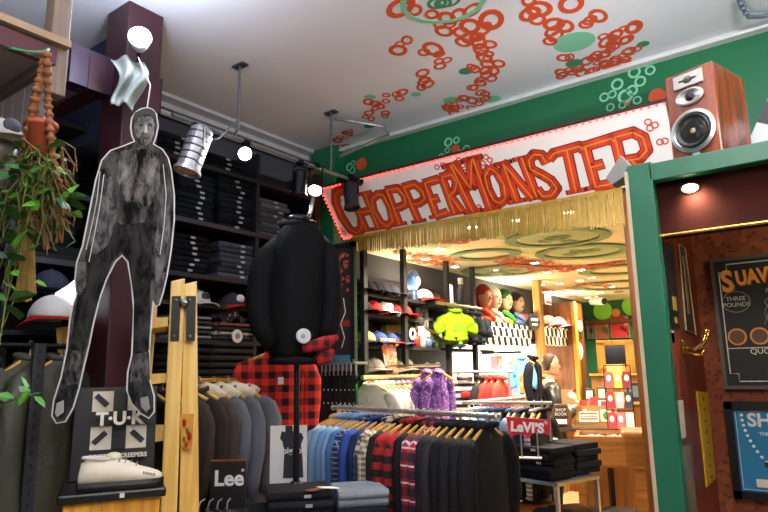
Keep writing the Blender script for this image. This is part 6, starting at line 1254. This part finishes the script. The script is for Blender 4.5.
# ================================================================== the man
MD = 6.9; mh_ = Dp(544, 352, MD); H = mh_.z-.015
mpz = Vector((mh_.x, mh_.y, 0)); hd_ang = YAW+.05   # local +X looks to the right of the picture
man = thing('person', 'man in black leather jacket standing in profile at the counter looking down', 'person', mpz, hd_ang)
s = H/1.78
def skinmesh(name, verts, edges, radii, root, m, parent, sub=2):
    me = bpy.data.meshes.new(name); me.from_pydata([tuple(c*s for c in v) for v in verts], edges, []); me.update()
    o = bpy.data.objects.new(name, me); col.objects.link(o); o.parent = parent
    md = o.modifiers.new('skin', 'SKIN'); md.use_smooth_shade = True
    for i, r in enumerate(radii):
        sv = me.skin_vertices[0].data[i]; sv.radius = (r*s, r*s) if not isinstance(r, tuple) else (r[0]*s, r[1]*s); sv.use_root = (i == root)
    sb = o.modifiers.new('subdivision', 'SUBSURF'); sb.levels = sub; sb.render_levels = sub
    dg = bpy.context.evaluated_depsgraph_get(); me2 = bpy.data.meshes.new_from_object(o.evaluated_get(dg)); o.modifiers.clear(); o.data = me2; me2.name = name
    me2.materials.clear(); me2.materials.append(m); me2.polygons.foreach_set('use_smooth', [True]*len(me2.polygons)); return o
skinm = mat('#c99a7c', .5, 0, .06, 20); hairm = mat('#3a2618', .7, 0, .3, 60, .6, 90)
leather = mat('#26241f', .35, 0, .3, 14, .4, 40)
bv = [(0, 0, .95), (0, 0, 1.12), (.0, 0, 1.30), (.0, 0, 1.43), (.02, 0, 1.50), (.045, 0, 1.56),
      (0, .19, 1.42), (.06, .25, 1.14), (.28, .15, 1.20), (0, -.19, 1.42), (.03, -.25, 1.14), (.27, -.13, 1.21),
      (0, .09, .90), (.03, .10, .50), (-.02, .11, .09), (.10, .12, .03), (0, -.09, .90), (.02, -.10, .50), (-.03, -.11, .09), (.09, -.12, .03)]
be = [(0, 1), (1, 2), (2, 3), (3, 4), (4, 5), (3, 6), (6, 7), (7, 8), (3, 9), (9, 10), (10, 11), (0, 12), (12, 13), (13, 14), (14, 15), (0, 16), (16, 17), (17, 18), (18, 19)]
br = [.13, .12, .13, .10, .058, .05, .062, .045, .032, .062, .045, .032, .09, .058, .042, .035, .09, .058, .042, .035]
body = skinmesh('body', bv, be, br, 0, skinm, man)
hdv = [(.05, 0, 1.54), (.06, 0, 1.60), (.07, 0, 1.66), (.05, 0, 1.71)]
hb_ = B()
hc = Vector((.065, 0, 1.655))*s
rings = []
for z, rx, ry, dx in ((-.115, .035, .03, .055), (-.10, .06, .05, .040), (-.07, .082, .066, .018), (-.03, .098, .075, .004), (.01, .102, .078, 0), (.05, .103, .078, -.006), (.085, .090, .068, -.010), (.11, .06, .045, -.012), (.122, .02, .015, -.012)):
    rings.append([(hc.x+(dx+rx*math.cos(q))*.86*s, hc.y+ry*math.sin(q)*s, hc.z+z*s) for q in (2*PI*i/20 for i in range(20))])
hb_.loft(rings)
head = obj('head', hb_, skinm, man, smooth=True)
obj('nose', B().prism([(.096, -.035), (.121, -.033), (.123, -.022), (.098, .018)], .028, lambda u, v, w: (hc.x+u*.88*s, hc.y+(w-.014)*s, hc.z+v*s)), skinm, head, bev=.006)
fe = B()
for sd in (-1, 1): fe.ell((hc.x+.076*s, hc.y+sd*.03*s, hc.z+.008*s), (.010*s, .014*s, .007*s), 8)
obj('eyes', fe, mat('#2a1c16', .3), head); br_ = B()
for sd in (-1, 1): br_.ell((hc.x+.081*s, hc.y+sd*.03*s, hc.z+.026*s), (.010*s, .02*s, .005*s), 8)
obj('eyebrows', br_, hairm, head); obj('mouth', B().ell((hc.x+.079*s, hc.y, hc.z-.066*s), (.010*s, .024*s, .006*s), 8), mat('#9c5a4c', .5), head)
er = B()
for sd in (-1, 1): er.ell((hc.x-.005*s, hc.y+sd*.078*s, hc.z-.01*s), (.02*s, .012*s, .032*s), 10)
obj('ears', er, skinm, head, smooth=True)
hr = []
for z, rx, ry, dx in ((-.06, .035, .068, -.062), (-.02, .055, .083, -.052), (.02, .075, .087, -.038), (.05, .088, .085, -.026), (.08, .098, .077, -.012), (.105, .078, .058, -.014), (.124, .035, .028, -.016), (.128, .01, .01, -.016)):
    hr.append([(hc.x+(dx+rx*.92*math.cos(q))*.86*s, hc.y+.97*ry*math.sin(q)*s, hc.z+z*s) for q in (2*PI*i/20 for i in range(20))])
obj('hair', B().loft(hr), hairm, man, smooth=True)
jv = [(0, 0, .86), (0, 0, 1.02), (0, 0, 1.16), (.0, 0, 1.30), (.0, 0, 1.42), (.015, 0, 1.49), (0, .20, 1.41), (.03, .26, 1.24), (.07, .26, 1.12), (.20, .19, 1.17), (0, -.20, 1.41), (.01, -.26, 1.24), (.05, -.26, 1.13), (.19, -.18, 1.18)]
jackb = B(); rings = []
for z, hx, hy, cx in ((.84, .185, .205, .0), (.95, .18, .20, 0), (1.10, .175, .195, .0), (1.25, .185, .215, -.01), (1.36, .18, .225, -.01), (1.43, .14, .19, .0), (1.475, .085, .11, .012), (1.505, .075, .085, .02)):
    rings.append([((cx+hx*math.cos(q)*(1+.04*math.sin(5*q+z*20)))*s, hy*math.sin(q)*s, z*s) for q in (2*PI*i/24 for i in range(24))])
jackb.loft(rings)
jb = obj('leather_jacket', jackb, leather, man, smooth=True)
for sd in (1, -1):
    pts = [(.0, sd*.16, 1.41), (0, sd*.225, 1.37), (.01, sd*.255, 1.25), (.05, sd*.26, 1.13), (.13, sd*.225, 1.12), (.22, sd*.17, 1.175)] if True else None
    obj('sleeve', B().tube([tuple(c*s for c in p_) for p_ in pts], [r*s for r in (.085, .09, .078, .07, .062, .05)], 14), leather, jb, smooth=True)
obj('collar', B().tube([((.02+.075*math.cos(q))*s, .078*math.sin(q)*s, (1.495+.015*math.cos(q+PI))*s) for q in (2*PI*i/16 for i in range(16))], .022*s, 8, closed=True), leather, jb, smooth=True)
tr_ = B()
tro = cloth('#23252c', .1)
for sd in (-1, 1): tr_.tube([tuple(c*s for c in p_) for p_ in ((0, sd*.085, .93), (.01, sd*.095, .7), (.025, sd*.10, .5), (0, sd*.105, .3), (-.015, sd*.11, .09))], [r*s for r in (.115, .10, .078, .07, .07)], 14)
obj('trousers', tr_, tro, man, smooth=True)
so_ = B()
for sd in (-1, 1): so_.loft([[((-.09+.0)*s, (sd*.115+.04*math.cos(q))*s, (.045+.045*math.sin(q))*s) for q in (2*PI*i/12 for i in range(12))], [(.0*s, (sd*.115+.046*math.cos(q))*s, (.055+.055*math.sin(q))*s) for q in (2*PI*i/12 for i in range(12))], [(.10*s, (sd*.118+.046*math.cos(q))*s, (.04+.04*math.sin(q))*s) for q in (2*PI*i/12 for i in range(12))], [(.18*s, (sd*.12+.03*math.cos(q))*s, (.022+.022*math.sin(q))*s) for q in (2*PI*i/12 for i in range(12))]])
obj('shoes', so_, mat('#191614', .4), man, smooth=True)
# hands: palm, four curled fingers and a thumb each, raised and meeting in front of the chest
for sd in (1, -1):
    w0 = Vector((.24, sd*.155, 1.185)); pv = []; pe = []; pr_ = []
    fw_ = Vector((.75, -sd*.55, .38)).normalized(); side = Vector((0, 0, 1)).cross(fw_).normalized()*sd; upv = fw_.cross(side).normalized()*sd
    if upv.z < 0: upv = -upv
    pv.append(w0); pr_.append(.028); pv.append(w0+fw_*.05); pr_.append((.036, .02)); pe.append((0, 1)); pv.append(w0+fw_*.085); pr_.append((.040, .018)); pe.append((1, 2))
    hb = skinmesh('hand', [tuple(v) for v in pv], pe, pr_, 0, skinm, man, 1)
    for f_i, (off, ln) in enumerate(((.030, .068), (.010, .076), (-.011, .070), (-.030, .055))):
        b0 = w0+fw_*.08+upv*off; curl = -side*(.55*sd) if False else side*.5
        p1 = b0+fw_*ln*.45; p2_ = p1+(fw_*.7+side*.6).normalized()*ln*.35; p3 = p2_+(fw_*.2+side*.9).normalized()*ln*.3
        obj('finger', B().tube([tuple(c*s for c in v) for v in (b0, p1, p2_, p3)], [r*s for r in (.0095, .009, .0085, .007)], 8), skinm, hb, smooth=True)
    t0 = w0+fw_*.03+upv*.02; obj('thumb', B().tube([tuple(c*s for c in v) for v in (t0, t0+(upv*.8+fw_*.4)*.04, t0+(upv*.7+fw_*.7)*.065)], [r*s for r in (.013, .011, .008)], 8), skinm, hb, smooth=True)
q = mpz + Matrix.Rotation(hd_ang, 3, 'Z') @ Vector((.36*s, 0, 1.25*s))
o = thing('paper_slip', 'pale slip of paper held in the hands of the man', 'paper', q, hd_ang); obj('sheet', B().box((0, 0, 0), (.07, .12, .003)), mat('#e6d9cf', .6), o, rot=(0, -.6, 0))

# ================================================================== light of the front room and the world
sc.world = bpy.data.worlds.new('world'); sc.world.use_nodes = True
bg = sc.world.node_tree.nodes['Background']; bg.inputs[0].default_value = (.62, .70, 1, 1); bg.inputs[1].default_value = .14
# out-of-view strip lights added to brighten the front ceiling
for (x, y, e, a_) in ((.45, 1.55, 150, .5), (-1.6, .2, 20, .5)):
    o = thing('fill_batten', 'added unseen white strip light brightening the front ceiling %s' % ('by the booth' if x > 0 else 'by the shop front'), 'light', (x, y, 2.9)); obj('housing', B().box((0, 0, -.02), (.10, .9, .04)), WHITE, o); obj('suspension', B().tube([(0, -.3, 0), (0, -.3, .6)], .004, 5).tube([(0, .3, 0), (0, .3, .6)], .004, 5), IRON, o); obj('tube', B().tube([(0, -.42, .03), (0, .42, .03)], .018, 8), glow('#eef2ff', 12), o)
    l = lamp('AREA', (x, y, 2.97), e, (.90, .93, 1), .5, (x, y, 9)); l.data.spread = PI
lamp('AREA', (-.2, .3, 2.8), 20, (1, .93, .85), .6, (-1.8, 2.6, 1.2))  # overhead fill light added for the foreground, no fixture
vs = sc.view_settings; vs.view_transform = 'Standard'; vs.look = 'None'; vs.exposure = .3; vs.gamma = 1
